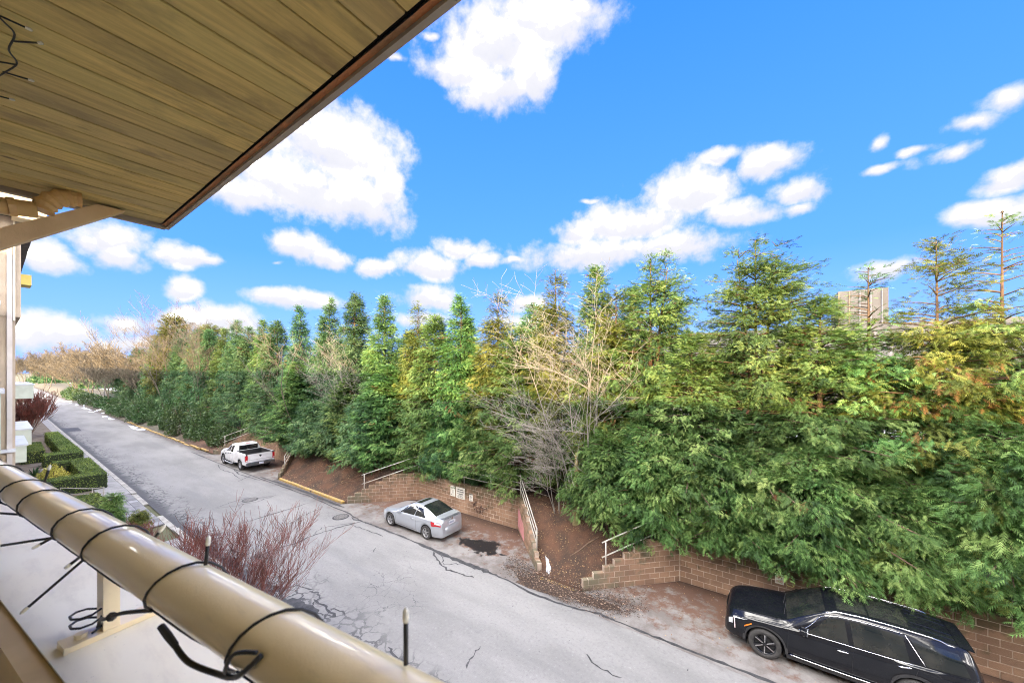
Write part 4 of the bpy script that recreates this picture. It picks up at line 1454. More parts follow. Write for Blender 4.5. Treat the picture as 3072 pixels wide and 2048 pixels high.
def cedar(seed, H, Rm, z0=0.95, nb=190, dens=17.0, top=1.0, shape=0.8, open_from=1.1, fsize=1.0, mat=None, brown_zone=None, leaders=1, frond_cut=0.0, fpt=12, base_mu=0.42, rag=(0.62, 1.12)):
    """returns (crown mesh, trunk mesh); base of trunk at origin"""
    rng = np.random.default_rng(seed)
    t = rng.random(nb) ** 0.78
    zb = z0 + (H - z0) * t
    prof = np.clip((1 - t) / 0.86, 0, 1) ** shape
    prof *= 0.78 + 0.22 * np.clip(t / 0.12, 0, 1)
    l = Rm * prof * rng.uniform(*rag, nb) + 0.14
    ph = rng.uniform(0, 2 * np.pi, nb)
    keep = np.ones(nb, bool)
    keep &= ~((t > open_from) & (rng.random(nb) < 0.55))
    lead = rng.integers(0, leaders, nb)
    lx = np.where(lead == 0, 0, np.cos(lead * 2.4) * 0.9)
    ly = np.where(lead == 0, 0, np.sin(lead * 2.4) * 0.6)
    k_lead = np.clip((t - 0.35) / 0.65, 0, 1)
    B, YW, PI_, RO, SZ, TO = [], [], [], [], [], []
    tb = MB()
    lean = rng.uniform(-0.12, 0.12, 2)
    for i in range(nb):
        if not keep[i]:
            continue
        cx, cy_ = lx[i] * k_lead[i] + lean[0] * t[i], ly[i] * k_lead[i] + lean[1] * t[i]
        li = l[i]
        # tufts of fronds along the branch, with gaps between them
        nt_ = max(2, int(dens * 0.27 * li * (1 - 0.35 * (t[i] > open_from)) + rng.random()))
        tu = 1 - 0.84 * ((np.arange(nt_) + rng.random(nt_)) / nt_) ** 1.1
        tside = rng.uniform(-1, 1, nt_)
        tw_ = tside * (0.14 + 0.42 * li * (1.05 - tu))
        rise = 0.20 + 0.38 * t[i]
        tz = zb[i] + li * (rise * tu - 0.42 * tu * tu + 0.16 * tu ** 4) + rng.normal(0, 0.04 + 0.05 * li, nt_) - 0.15 * np.abs(tw_)
        c, s = math.cos(ph[i]), math.sin(ph[i])
        ttone = np.clip(base_mu + 0.30 * rng.standard_normal(nt_), 0, 0.92)
        tbrown = rng.random(nt_) < (brown_zone[2] if brown_zone and brown_zone[0] < t[i] < brown_zone[1] else 0.006)
        kf = fpt
        nf = nt_ * kf
        rep = lambda q_: np.repeat(q_, kf)
        spread = 0.12 * fsize
        x = cx + c * rep(tu) * li - s * rep(tw_) + rng.normal(0, spread, nf)
        y = cy_ + s * rep(tu) * li + c * rep(tw_) + rng.normal(0, spread, nf)
        z_ = rep(tz) + rng.normal(0, spread * 0.8, nf)
        B.append(np.stack([x, y, z_], 1))
        YW.append(ph[i] + rep(tside) * 0.8 + rng.normal(0, 0.55, nf))
        PI_.append(rng.normal(-0.35, 0.38, nf) + 0.8 * max(0, (t[i] - 0.5) / 0.5))
        RO.append(rng.normal(0, 0.6, nf))
        SZ.append((0.15 + 0.15 * rng.random(nf)) * fsize * (0.75 + 0.25 * min(1, li / 1.2)))
        tt = np.clip(rep(ttone) + 0.13 * rng.standard_normal(nf), 0, 0.94)
        tt[rep(tbrown)] = 0.99
        TO.append(tt)
        pts = [(cx + c * li * q, cy_ + s * li * q, zb[i] + li * (rise * q - 0.42 * q * q + 0.16 * q ** 4)) for q in (0, 0.35, 0.7, 0.95)]
        r0 = 0.012 + 0.016 * li
        tb.tube(pts, [r0, r0 * .75, r0 * .5, r0 * .2], 3, cap=False)
    # leader tip
    nt = 26
    zt = H - rng.random(nt) * 0.9
    B.append(np.stack([rng.normal(0, 0.06, nt) + lean[0], rng.normal(0, 0.06, nt) + lean[1], zt], 1))
    YW.append(rng.uniform(0, 6.28, nt))
    PI_.append(rng.uniform(0.1, 1.1, nt))
    RO.append(rng.normal(0, 0.6, nt))
    SZ.append(rng.uniform(0.16, 0.34, nt))
    TO.append(rng.uniform(0.3, 0.9, nt))
    B, YW, PI_, RO, SZ, TO = (np.concatenate(q) for q in (B, YW, PI_, RO, SZ, TO))
    if frond_cut > 0:
        kk = ~((B[:, 2] > frond_cut * H) & (rng.random(len(B)) < 0.72))
        B, YW, PI_, RO, SZ, TO = (q[kk] for q in (B, YW, PI_, RO, SZ, TO))
    V, F, tn = place_fronds(B, YW, PI_, RO, SZ, TO)
    crown = np_mesh('crown', V, F, mat or m_cedar, tn)
    r = (0.0155 if open_from > 1 else 0.0100) * H
    for q in range(leaders):
        ox, oy = (0, 0) if q == 0 else (math.cos(q * 2.4) * 0.9, math.sin(q * 2.4) * 0.6)
        tb.tube([(0, 0, -0.4), (0, 0, H * 0.3), (ox * .5 + lean[0] * .6, oy * .5 + lean[1] * .6, H * 0.66), (ox + lean[0], oy + lean[1], H * (1.0 if q == 0 else .95))], [r * 1.15, r * .8, r * .42, 0.012], 8, cap=False)
    trunk = tb.mesh('trunk', m_bark, smooth=True)
    return crown, trunk


def tree_thing(name, label, cat, meshes, loc, rz, sc=(1, 1, 1), group=None, names=('crown', 'trunk'), mat=None):
    t = thing(name, label, cat, loc, rz, group)
    t.scale = sc
    for nm, me in zip(names, meshes):
        o = link(nm, me, t)
        if mat and nm == 'crown':
            o.material_slots[0].link = 'OBJECT'
            o.material_slots[0].material = mat
    return t


CD = [cedar(11, 12.0, 2.35, nb=350, dens=19, fsize=1.1, fpt=9, shape=0.78, z0=0.3, rag=(0.80, 1.08)),
      cedar(12, 12.0, 2.5, nb=350, dens=19, shape=0.72, fsize=1.1, fpt=9, z0=0.3, rag=(0.74, 1.10)),
      cedar(13, 12.0, 2.2, nb=340, dens=19, shape=0.85, fsize=1.1, fpt=9, z0=0.3, rag=(0.80, 1.08)),
      cedar(14, 12.0, 2.9, nb=320, dens=18, shape=0.7, z0=0.3, fsize=1.15, fpt=9, rag=(0.70, 1.10))]
CD_NEAR = [cedar(21, 11.5, 3.5, nb=270, dens=21, shape=0.70, z0=0.35, fsize=0.9),
           cedar(22, 11.5, 3.3, nb=260, dens=21, shape=0.72, z0=0.35, leaders=2, fsize=0.9),
           cedar(23, 12.0, 3.3, nb=270, dens=20, fsize=0.9, shape=0.62, z0=0.4, leaders=3, open_from=0.90)]
CD_OPEN = cedar(31, 11.6, 3.1, nb=235, dens=18, shape=0.66, z0=0.4, open_from=0.70, brown_zone=(0.40, 0.62, 0.16))
CD_THIN = cedar(32, 12.4, 3.1, nb=240, dens=18, shape=0.78, z0=0.4, open_from=0.68, frond_cut=0.76)
CD_TOP = cedar(33, 12.8, 2.2, nb=300, dens=18, shape=0.75, open_from=0.80, fsize=1.15, fpt=10)

GROUP = 'cedars in the row above the parking bays'
#      x      y     top z  meshes     label
ROW = [(-60.0, 16.6, 13.2, CD[1], 'cedar at the far end of the dense row beside the ivy clad tree'), (-55.4, 16.8, 13.0, CD[2], 'cedar next to the leafless maple, second in the dense row'),
       (-51.0, 16.5, 13.7, CD[0], 'dense cedar with a straight pointed top beside the bare maples'),
       (-47.2, 16.4, 12.6, CD[3], 'cedar between the straight pointed one and the slender sunlit one'),
       (-43.5, 16.5, 13.1, CD[2], 'slender sunlit cedar above the white pickup'),
       (-40.0, 16.5, 12.8, CD[1], 'cedar above the far end of the pickup bay wall'), (-36.5, 16.9, 13.9, CD[2], 'tall cedar rising directly behind the white pickup'),
       (-33.8, 15.7, 8.6, CD[3], 'low wide cedar behind the pickup tail'),
       (-31.3, 16.9, 14.1, CD[0], 'tall cedar with a ragged two-tiered top behind the bare alder'),
       (-27.5, 16.9, 14.1, CD[1], 'tall cedar with a full yellow-green cone beside the bare alder'),
       (-25.6, 15.6, 7.6, CD[3], 'low wide cedar behind the leafless alder'),
       (-23.5, 16.9, 13.4, CD[2], 'tall cedar above the end of the yellow kerb near the coupe bay'), (-21.6, 15.7, 8.2, CD[3], 'low wide cedar beside the stepped wall end of the coupe bay'),
       (-19.9, 17.0, 12.7, CD_TOP, 'cedar with a thin feathery top above the stepped wall'),
       (-17.7, 16.5, 11.4, CD[1], 'cedar behind the nose of the silver coupe'),
       (-15.6, 16.8, 12.5, CD[0], 'tall cedar rising directly behind the silver coupe'), (-14.2, 17.0, 8.0, CD[3], 'low wide cedar above the cream notices'),
       (-12.9, 17.0, 12.6, CD_TOP, 'cedar with a bare-stemmed tuft at its top behind the signs'),
       (-11.0, 16.6, 10.2, CD_NEAR[1], 'bushy cedar on the wall top above the graffiti'),
       (-9.2, 17.1, 13.2, CD_TOP, 'cedar with a loose brown tinged spire behind the bare tree'),
       (-7.0, 17.2, 12.9, CD[2], 'slim cedar rising right behind the many-stemmed leafless tree'), (-5.9, 16.9, 11.9, CD_TOP, 'thin topped cedar next to the twin topped one'),
       (-4.4, 17.0, 12.9, CD_NEAR[1], 'twin topped cedar behind the bare many-stemmed tree'),
       (-2.6, 16.2, 9.4, CD_NEAR[0], 'lower bushy cedar between the twin topped and the round topped ones'),
       (-0.4, 16.9, 12.9, CD_NEAR[2], 'broad cedar with a round three-stemmed top'),
       (1.4, 16.5, 10.4, CD_NEAR[0], 'shorter bushy cedar beside the broad round topped one'),
       (2.8, 17.1, 11.4, CD_THIN, 'thin topped cedar in front of the roof box of the warehouse'),
       (4.3, 16.8, 11.9, CD_OPEN, 'open branched cedar with a visible trunk and drooping tiers'),
       (5.55, 17.0, 12.6, CD_THIN, 'nearly bare topped cedar with a dark leafless mast'),
       (7.4, 16.6, 11.6, CD_NEAR[1], None), (9.6, 16.8, 12.0, CD_NEAR[0], None), (12.2, 16.8, 12.3, CD[0], None), (15.0, 16.8, 12.0, CD[1], None)]
rt = random.Random(44)
for i, (x, y, top, me, lb) in enumerate(ROW):
    z = bank_z(x, min(y, 22))
    h0 = {id(m_): hh for m_, hh in ((CD[0], 12), (CD[1], 12), (CD[2], 12), (CD[3], 12), (CD_NEAR[0], 11.5), (CD_NEAR[1], 11.5), (CD_NEAR[2], 12), (CD_OPEN, 11.6), (CD_THIN, 12.4), (CD_TOP, 12.8))}[id(me)]
    s = (top - z) / h0
    sx = rt.uniform(0.92, 1.08)
    tree_thing('cedar_tree', lb or 'dense green cedar in the row beyond the black vehicle', 'tree', me, (x, y, z), rt.uniform(0, 6.28), (sx, sx, s), GROUP,
               mat=(m_cedar_b if (x < -24 and i % 3 != 1) else (m_cedar_y if me in (CD_OPEN, CD_TOP) and i % 2 else m_cedar)))
for i, (x, y, top) in enumerate(((-64.5, 16.8, 13.4), (-68.5, 17.4, 13.8), (-72.0, 16.4, 12.5), (-78.0, 17.6, 14.5), (-84.5, 16.6, 13.0), (-91.0, 17.4, 13.8), (-98.0, 16.8, 12.0), (-107.0, 17.6, 12.5), (-116.0, 17.0, 10.5))):
    tree_thing('cedar_tree', 'dark cedar among the leafless maples beyond the dense row', 'tree', CD[i % 3], (x, y, 1.3), rt.uniform(0, 6.28), (1.15, 1.15, (top - 1.3) / 12.0), 'dark cedars among the maples', mat=m_cedar_b)
for i in (0,):
    tree_thing('cedar_tree', 'cedar half hidden behind the front row of cedars', 'tree', (CD_NEAR[0], CD[3], CD_NEAR[1])[i % 3], (-1.0 + i * 2.6, 20.4 + rt.uniform(-.5, .5), 1.45), rt.uniform(0, 6.28), (1, 1, rt.uniform(.60, .72)), 'cedars behind the front row', mat=m_cedar)
# a looser second row behind, seen between the first
for i in range(9):
    x = -56 + i * 6.2 + rt.uniform(-1, 1)
    tree_thing('cedar_tree', 'cedar half hidden behind the front row of cedars', 'tree', CD[i % 4], (x, 19.6 + rt.uniform(-.6, .6), 1.4), rt.uniform(0, 6.28), (1, 1, rt.uniform(.78, .92)), 'cedars behind the front row', mat=m_cedar_b)

# cedar saplings spilling over the wall tops
SAP = [cedar(41, 2.6, 1.3, z0=0.1, nb=130, dens=34, shape=0.6, fsize=0.7), cedar(42, 3.2, 1.5, z0=0.1, nb=140, dens=34, shape=0.55, fsize=0.7)]
for i, (x, y, s, lb) in enumerate(((-13.7, 15.95, 0.6, 'low cedar sapling hanging over the wall above the signs'), (-22.4, 14.9, 1.5, 'low cedar sapling on the mulch bank beside the stepped wall'), (-5.5, 14.7, 1.45, 'bushy cedar sapling on a short trunk between the two walls'), (-3.9, 15.0, 1.3, 'cedar sapling spilling over the mossy stepped wall end'), (-1.3, 15.3, 1.35, 'cedar sapling overhanging the wall above the hood of the black vehicle'),
                         (0.9, 15.0, 1.2, 'cedar sapling drooping over the roof of the black vehicle'), (3.2, 15.4, 1.2, 'cedar sapling above the rear roof of the black vehicle'), (5.2, 15.4, 1.5, 'cedar sapling beyond the tail of the black vehicle'), (-29.4, 14.6, 1.5, 'low cedar sapling behind the pickup tail'), (-34.5, 15.5, 1.3, 'low cedar sapling behind the pickup cab'), (-26.4, 14.9, 1.6, 'wide low cedar sapling above the middle of the mulch bank'), (-16.2, 15.7, 0.9, 'cedar sapling on the wall top above the coupe roof'))):
    tree_thing('cedar_sapling', lb, 'sapling', SAP[i % 2], (x, y, bank_z(x, y)), rt.uniform(0, 6.28), (s, s, s), mat=m_cedar_b if x < -12 else None)

# short mossy trunks showing below the foliage
for x, y, r, lb in ((-6.85, 14.55, 0.13, 'short mossy trunk below the sapling between the walls'), (-24.2, 14.6, 0.11, 'short mossy trunk on the mulch bank near the railing')):
    t = thing('tree_trunk', lb, 'trunk', (x, y, bank_z(x, y)))
    MB().tube([(0, 0, -0.3), (0.02, 0, 0.05), (-0.02, 0.01, 0.6), (0.03, 0.02, 1.4), (0.02, 0.05, 3.0)], [r * 1.5, r * 1.15, r, r * .9, r * .6], 9).build('trunk', m_bark_moss, t, smooth=True)


# ---- bare deciduous trees
def bare_tree(seed, H, spread, stems=1, depth=4, nsub=6, lean=(0, 0), thick=0.012, droop=0.0, min_r=0.0035, up=0.55):
    rnd = random.Random(seed)
    twigs = MB()
    trunk = MB()

    def grow(p, d, L, r, lev, mb):
        n = 5 if lev < 2 else 4
        pts, rs = [p], [r]
        q = p.copy()
        dd = d.copy()
        for i in range(n):
            dd = (dd + Vector((rnd.gauss(0, .13), rnd.gauss(0, .13), rnd.gauss(0, .10) + (0.10 * up if lev > 0 else .04) - droop * (lev >= 1) * (i / n)))).normalized()
            q = q + dd * (L / n)
            pts.append(q.copy())
            rs.append(max(min_r, r * (1 - 0.72 * (i + 1) / n)))
        mb.tube(pts, rs, 6 if lev == 0 else (4 if lev == 1 else 3), cap=False)
        if lev >= depth:
            return
        k = nsub + (2 if lev == 0 else 0) - (lev if lev > 1 else 0)
        for j in range(max(2, k)):
            t = 0.22 + 0.78 * (j + rnd.random()) / max(2, k) if lev > 0 else 0.28 + 0.70 * (j + rnd.random()) / k
            ii = min(n - 1, int(t * n))
            f = t * n - ii
            b0 = pts[ii].lerp(pts[ii + 1], min(1, f))
            tang = (pts[ii + 1] - pts[ii]).normalized()
            az = rnd.uniform(0, 6.28)
            side = Vector((math.cos(az), math.sin(az), rnd.uniform(-0.1, 0.5)))
            nd = (tang * rnd.uniform(0.45, 0.9) + side * spread + Vector((lean[0], lean[1], 0))).normalized()
            grow(b0, nd, L * rnd.uniform(0.36, 0.60) * (1.15 - 0.4 * t), max(min_r, rs[ii] * 0.55), lev + 1, twigs)

    for s in range(stems):
        a = 2 * math.pi * s / max(1, stems) + rnd.random()
        o = Vector((math.cos(a) * 0.12, math.sin(a) * 0.12, -0.2)) if stems > 1 else Vector((0, 0, -0.2))
        d = Vector((math.cos(a) * 0.16, math.sin(a) * 0.16, 1)) if stems > 1 else Vector((0, 0, 1))
        grow(o, (d + Vector((lean[0] * .15, lean[1] * .15, 0))).normalized(), H * rnd.uniform(.82, 1.0), thick * H * (1.0 if stems == 1 else .72), 0, trunk)
    return twigs, trunk


def bare_meshes(mat, *a, **k):
    tw, tk = bare_tree(*a, **k)
    return tw.mesh('crown', mat), tk.mesh('trunk', mat, smooth=True)


BIG = bare_meshes(m_bare, 71, 8.2, 0.95, stems=4, depth=3, nsub=7, lean=(-0.30, -0.22), thick=0.0065, droop=0.05, min_r=0.0045, up=0.25)
tree_thing('bare_tree', 'many-stemmed leafless tree with long pale branches above the coupe bay corner', 'tree', BIG, (-6.7, 14.9, 1.35), 0.3)
LOW = bare_meshes(m_bare, 72, 4.2, 0.95, stems=5, depth=3, nsub=6, lean=(-0.35, -0.30), thick=0.007, droop=0.12, min_r=0.0055, up=0.1)
tree_thing('bare_shrub', 'tangle of pale leafless branches hanging over the wall corner', 'shrub', LOW, (-7.9, 14.9, 1.3), 0.0)
AL = bare_meshes(m_bare, 73, 8.2, 0.8, stems=2, depth=3, nsub=7, lean=(-0.1, -0.1), thick=0.008, min_r=0.0055)
tree_thing('bare_tree', 'leafless alder with a pale trunk in front of the cedars behind the pickup', 'tree', AL, (-25.6, 15.3, 1.2), 0.0)
AL2 = bare_meshes(m_bare_far, 74, 9.0, 0.5, stems=2, depth=3, nsub=6, lean=(-0.25, -0.1), thick=0.007, min_r=0.006)
tree_thing('bare_tree', 'leafless twin trunked tree just above the white pickup', 'tree', AL2, (-33.2, 15.6, 1.4), 0.5)
MAP = bare_meshes(m_bare_far, 75, 12.0, 0.6, stems=3, depth=3, nsub=8, lean=(-0.1, -0.15), thick=0.008, min_r=0.009)
tree_thing('bare_tree', 'tall leafless maple with ivy tinted crown at the end of the cedar row', 'tree', MAP, (-75.0, 15.4, 1.2), 0.0, (1, 1, 1.2))
tree_thing('bare_tree', 'leafless maple beside the first dense cedar of the row', 'tree', MAP, (-60.5, 15.2, 1.2), 2.0, (.9, .9, .95))
ivy_c = cedar(81, 11.5, 3.2, nb=190, dens=15, shape=0.45, z0=2.0, fsize=1.8, fpt=9, mat=m_cedar_y)
tree_thing('ivy_clad_tree', 'sunlit ivy clad tree behind the tall leafless maple', 'tree', ivy_c, (-80.5, 17.6, 1.4), 0.0, (1.15, 1.15, 1.35))
tree_thing('ivy_clad_tree', 'ivy clad tree behind the leafless maple next to the cedars', 'tree', ivy_c, (-65.0, 18.0, 1.4), 1.7, (.95, .95, 1.1))

# golden leafless trees further down the road
GT = [bare_meshes(m_gold_twig, 90 + k, 12.0, 0.72, stems=1 + k % 2, depth=3, nsub=10, thick=0.011, min_r=0.03) for k in range(3)]
rg = random.Random(9)
for i in range(40):
    x = -92 - 4.6 * i * (1 + 0.03 * i) - rg.uniform(0, 4)
    y = rg.uniform(14.5, 30) if i % 2 else rg.uniform(14.0, 19)
    if i > 26:
        y = rg.uniform(6, 34)
    h = rg.uniform(0.80, 1.02) * (1 + 0.008 * i)
    tree_thing('bare_tree', 'golden leafless tree along the far end of the road', 'tree', GT[i % 3], (x, y, 0.8), rg.uniform(0, 6.28), (h, h, h), 'golden leafless trees down the road')
tree_thing('bare_tree', 'slim pale birch leaning by the road beyond the cedars', 'tree', bare_meshes(m_bare, 97, 15.5, 0.45, stems=1, depth=2, nsub=12, thick=0.012, min_r=0.03), (-131.5, 15.6, 0.8), 0.0, (1, 1, 1))


# ---- leafy blobs: shrubs and hedges
def leaf_cloud(seed, n, pts_fn, size, mat, name='foliage', flat=0.0):
    rng = np.random.default_rng(seed)
    P, N = pts_fn(rng, n)
    n = len(P)
    a = rng.normal(0, 1, (n, 3)) * (1 - flat) + N * (0.6 + flat)
    a /= np.linalg.norm(a, axis=1)[:, None] + 1e-9
    b = np.cross(a, rng.normal(0, 1, (n, 3)))
    b /= np.linalg.norm(b, axis=1)[:, None] + 1e-9
    c = np.cross(a, b)
    s = size * rng.uniform(0.6, 1.3, n)[:, None]
    V = np.stack([P + b * s, P + c * s * 0.45, P - b * s * 0.9, P - c * s * 0.45], 1).reshape(-1, 3)
    F = np.arange(len(V)).reshape(-1, 4)
    return np_mesh(name, V, F, mat, np.clip(rng.normal(0.5, 0.25, n), 0, 0.95), quads=True)


def ellipsoid_pts(rx, ry, rz, lump=0.2, shell=0.65):
    def fn(rng, n):
        v = rng.normal(0, 1, (n, 3))
        v /= np.linalg.norm(v, axis=1)[:, None]
        v[:, 2] = np.abs(v[:, 2]) * 1.05 - 0.08
        r = (shell + (1 - shell) * rng.random(n)) * (1 + lump * np.sin(5 * v[:, 0] + 3 * v[:, 1]) * np.cos(4 * v[:, 2] + 2 * v[:, 1]))
        return v * r[:, None] * np.array([rx, ry, rz]), v
    return fn


def shrub(name, label, cat, loc, r, size, n, mat, seed, group=None):
    t = thing(name, label, cat, loc, 0.0, group)
    link('foliage', leaf_cloud(seed, n, ellipsoid_pts(*r), size, mat), t)
    b = MB()
    rnd = random.Random(seed)
    for k in range(7):
        a = rnd.uniform(0, 6.28)
        b.tube([(0, 0, -0.1), (math.cos(a) * r[0] * .4, math.sin(a) * r[1] * .4, r[2] * .5), (math.cos(a) * r[0] * .7, math.sin(a) * r[1] * .7, r[2] * .85)], [.03, .02, .008], 4)
    b.build('stems', m_brown_stem, t)
    return t


rl_ = random.Random(21)
for i in range(13):
    x = -46.2 - i * 4.1 - rl_.uniform(-0.8, 1.4)
    shrub('laurel_shrub', 'dark laurel shrub crowding the faded yellow kerb', 'shrub', (x, 13.7 + rl_.uniform(-.2, .5), 0.5), (rl_.uniform(1.6, 2.9), rl_.uniform(1.3, 1.9), rl_.uniform(1.1, 4.2)), 0.12, 4200, m_laurel, 200 + i, 'dark laurel shrubs along the far kerb')
for i in range(12):
    x = -99 - i * 7.5
    shrub('bramble_thicket', 'low grey green bramble thicket along the far kerb', 'shrub', (x, 13.6 + rl_.uniform(-.3, 1.2), 0.4), (4.6, 2.0, rl_.uniform(1.4, 2.6)), 0.22, 1500, m_laurel, 240 + i, 'bramble thickets down the road')
for i in range(8):
    shrub('dark_evergreen', 'dark evergreen clump among the golden leafless trees', 'tree', (-170 - i * 26 - rl_.uniform(0, 8), rl_.uniform(16, 30), 0.5), (6.5, 6.0, rl_.uniform(5.5, 9.5)), 0.6, 1500, m_cedar_b, 260 + i, 'dark evergreen clumps down the road')


def hedge(label, poly, h, seed):
    """clipped hedge over a footprint polygon (world x, y)"""
    cx = sum(p_[0] for p_ in poly) / len(poly)
    cy_ = sum(p_[1] for p_ in poly) / len(poly)
    t = thing('hedge', label, 'hedge', (cx, cy_, 0.05))
    loc = [(p_[0] - cx, p_[1] - cy_) for p_ in poly]
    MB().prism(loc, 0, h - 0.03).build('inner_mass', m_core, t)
    P = np.array(loc)
    area = 0.5 * abs(np.sum(P[:, 0] * np.roll(P[:, 1], -1) - P[:, 1] * np.roll(P[:, 0], -1)))

    def inside(q):
        r = np.zeros(len(q), bool)
        j = len(P) - 1
        for i in range(len(P)):
            xi, yi, xj, yj = *P[i], *P[j]
            cond = ((yi > q[:, 1]) != (yj > q[:, 1])) & (q[:, 0] < (xj - xi) * (q[:, 1] - yi) / (yj - yi + 1e-12) + xi)
            r ^= cond
            j = i
        return r

    def fn(rng, n):
        q = rng.uniform(P.min(0), P.max(0), (n * 4, 2))
        q = q[inside(q)][: int(n * 0.5)]
        a = np.column_stack([q, h + rng.normal(0, 0.035, len(q))])
        na = np.tile([0, 0, 1.0], (len(q), 1))
        out, on = [a], [na]
        per = np.linalg.norm(np.roll(P, -1, 0) - P, axis=1)
        for i in range(len(P)):
            m_ = int(n * 0.5 * per[i] / per.sum())
            u = rng.random((m_, 1))
            e = P[i] * (1 - u) + P[(i + 1) % len(P)] * u
            d_ = (P[(i + 1) % len(P)] - P[i]) / per[i]
            nn = np.array([d_[1], -d_[0], 0])
            zz = rng.random((m_, 1)) * h
            out.append(np.column_stack([e + nn[:2] * rng.normal(0.0, 0.04, (m_, 1)), zz]))
            on.append(np.tile(nn, (m_, 1)))
        return np.concatenate(out), np.concatenate(on)
    link('foliage', leaf_cloud(seed, int(900 * area + 2500), fn, 0.05, m_hedge, flat=0.5), t)


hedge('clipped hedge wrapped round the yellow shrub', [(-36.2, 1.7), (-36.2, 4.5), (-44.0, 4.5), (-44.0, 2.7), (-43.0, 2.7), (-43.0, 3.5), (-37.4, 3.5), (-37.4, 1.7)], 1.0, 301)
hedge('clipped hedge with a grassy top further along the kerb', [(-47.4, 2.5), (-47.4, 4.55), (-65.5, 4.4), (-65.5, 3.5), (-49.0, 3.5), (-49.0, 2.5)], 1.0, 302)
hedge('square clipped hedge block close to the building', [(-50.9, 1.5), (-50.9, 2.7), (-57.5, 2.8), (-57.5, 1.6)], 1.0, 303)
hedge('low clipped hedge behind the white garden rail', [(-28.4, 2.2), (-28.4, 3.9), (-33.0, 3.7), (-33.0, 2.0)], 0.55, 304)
shrub('golden_shrub', 'yellow leaved shrub inside the clipped hedge', 'shrub', (-41.3, 2.6, 0.05), (1.9, 0.8, 1.15), 0.07, 2600, m_gold_leaf, 311)

# spiky plant
yu = thing('yucca_plant', 'spiky dark green plant beside the yellow shrub', 'plant', (-43.6, 1.85, 0.05))
b = MB()
ry = random.Random(2)
for k in range(34):
    a = ry.uniform(0, 6.28)
    e = ry.uniform(0.35, 1.3)
    L = ry.uniform(.6, 1.0)
    dx, dy, dz = math.cos(a) * math.cos(e), math.sin(a) * math.cos(e), math.sin(e)
    px_, py_ = -math.sin(a) * .035, math.cos(a) * .035
    b.add([(px_, py_, .1), (-px_, -py_, .1), (dx * L * .6 - px_, dy * L * .6 - py_, dz * L * .6 + .1), (dx * L * .6 + px_, dy * L * .6 + py_, dz * L * .6 + .1), (dx * L, dy * L, dz * L * .9 + .1)], [(0, 1, 2, 3), (3, 2, 4)])
b.build('leaves', m_yucca, yu)

# small upright conifers by the driveway
CY = cedar(55, 1.6, 0.42, z0=0.05, nb=60, dens=60, shape=0.7, fsize=0.6)
tree_thing('dwarf_cypress', 'small upright cypress beside the paved driveway', 'shrub', CY, (-27.2, 3.5, 0.05), 0.0)
CYB = cedar(56, 1.0, 0.32, z0=0.05, nb=50, dens=60, shape=0.7, fsize=0.55, mat=m_cedar_y)
tree_thing('dwarf_cypress', 'tiny rust brown cypress at the edge of the red twigs', 'shrub', CYB, (-24.6, 4.15, 0.05), 0.0, (1, 1, 1.1))


# ---- red twigged bushes
def twig_bush(seed, H, Rr, n, mat, stem_mat, r0=0.012, min_r=0.004):
    rnd = random.Random(seed)
    tw, st = MB(), MB()

    def grow(p, d, L, r, lev, mb):
        pts, rs = [p], [r]
        q, dd = p.copy(), d.copy()
        m_ = 4
        for i in range(m_):
            dd = (dd + Vector((rnd.gauss(0, .10), rnd.gauss(0, .10), 0.05 + rnd.gauss(0, .06)))).normalized()
            q = q + dd * (L / m_)
            pts.append(q.copy())
            rs.append(max(min_r, r * (1 - .6 * (i + 1) / m_)))
        mb.tube(pts, rs, 4 if lev == 0 else 3, cap=False)
        if lev >= 3:
            return
        for j in range((7, 6, 4)[lev]):
            t = 0.3 + 0.7 * rnd.random()
            ii = min(m_ - 1, int(t * m_))
            b0 = pts[ii].lerp(pts[ii + 1], t * m_ - ii)
            az = rnd.uniform(0, 6.28)
            nd = ((pts[ii + 1] - pts[ii]).normalized() + Vector((math.cos(az), math.sin(az), .25)) * 0.5).normalized()
            grow(b0, nd, L * rnd.uniform(.42, .62), max(min_r, rs[ii] * .6), lev + 1, tw)

    for k in range(n):
        a = rnd.uniform(0, 6.28)
        e = rnd.uniform(0.1, 0.75)
        d = Vector((math.cos(a) * e * Rr / H * 1.1, math.sin(a) * e * Rr / H * 1.1, 1)).normalized()
        grow(Vector((math.cos(a) * .15, math.sin(a) * .15, -.05)), d, H * rnd.uniform(.62, .85), r0 * rnd.uniform(.8, 1.4), 0, st)
    return tw.mesh('twigs', mat), st.mesh('stems', stem_mat)


RB = twig_bush(401, 3.9, 3.9, 22, m_red_twig, m_brown_stem, 0.020, 0.0045)
tree_thing('red_twig_bush', 'large red twigged leafless bush rising in front of the balcony', 'bush', RB, (-12.2, 3.8, 0.05), 0.0, (.68, .74, .76), names=('twigs', 'stems'))
RB2 = twig_bush(402, 1.9, 2.4, 10, m_red_twig, m_brown_stem, 0.016, 0.005)
tree_thing('red_twig_bush', 'lower red twigged bush beside the paved driveway', 'bush', RB2, (-17.6, 3.6, 0.05), 0.0, names=('twigs', 'stems'))
tree_thing('red_twig_bush', 'thin red twigged bush beside the tiny rust brown cypress', 'bush', RB2, (-22.4, 3.3, 0.05), 2.0, (.8, .8, .6), names=('twigs', 'stems'))
RB3 = twig_bush(403, 3.4, 3.8, 22, m_red_twig, m_brown_stem, 0.03, 0.016)
tree_thing('red_twig_bush', 'rounded dull red bush where the hedge ends', 'bush', RB3, (-72.0, 2.6, 0.05), 0.0, (1.3, 0.85, 1.25), names=('twigs', 'stems'))

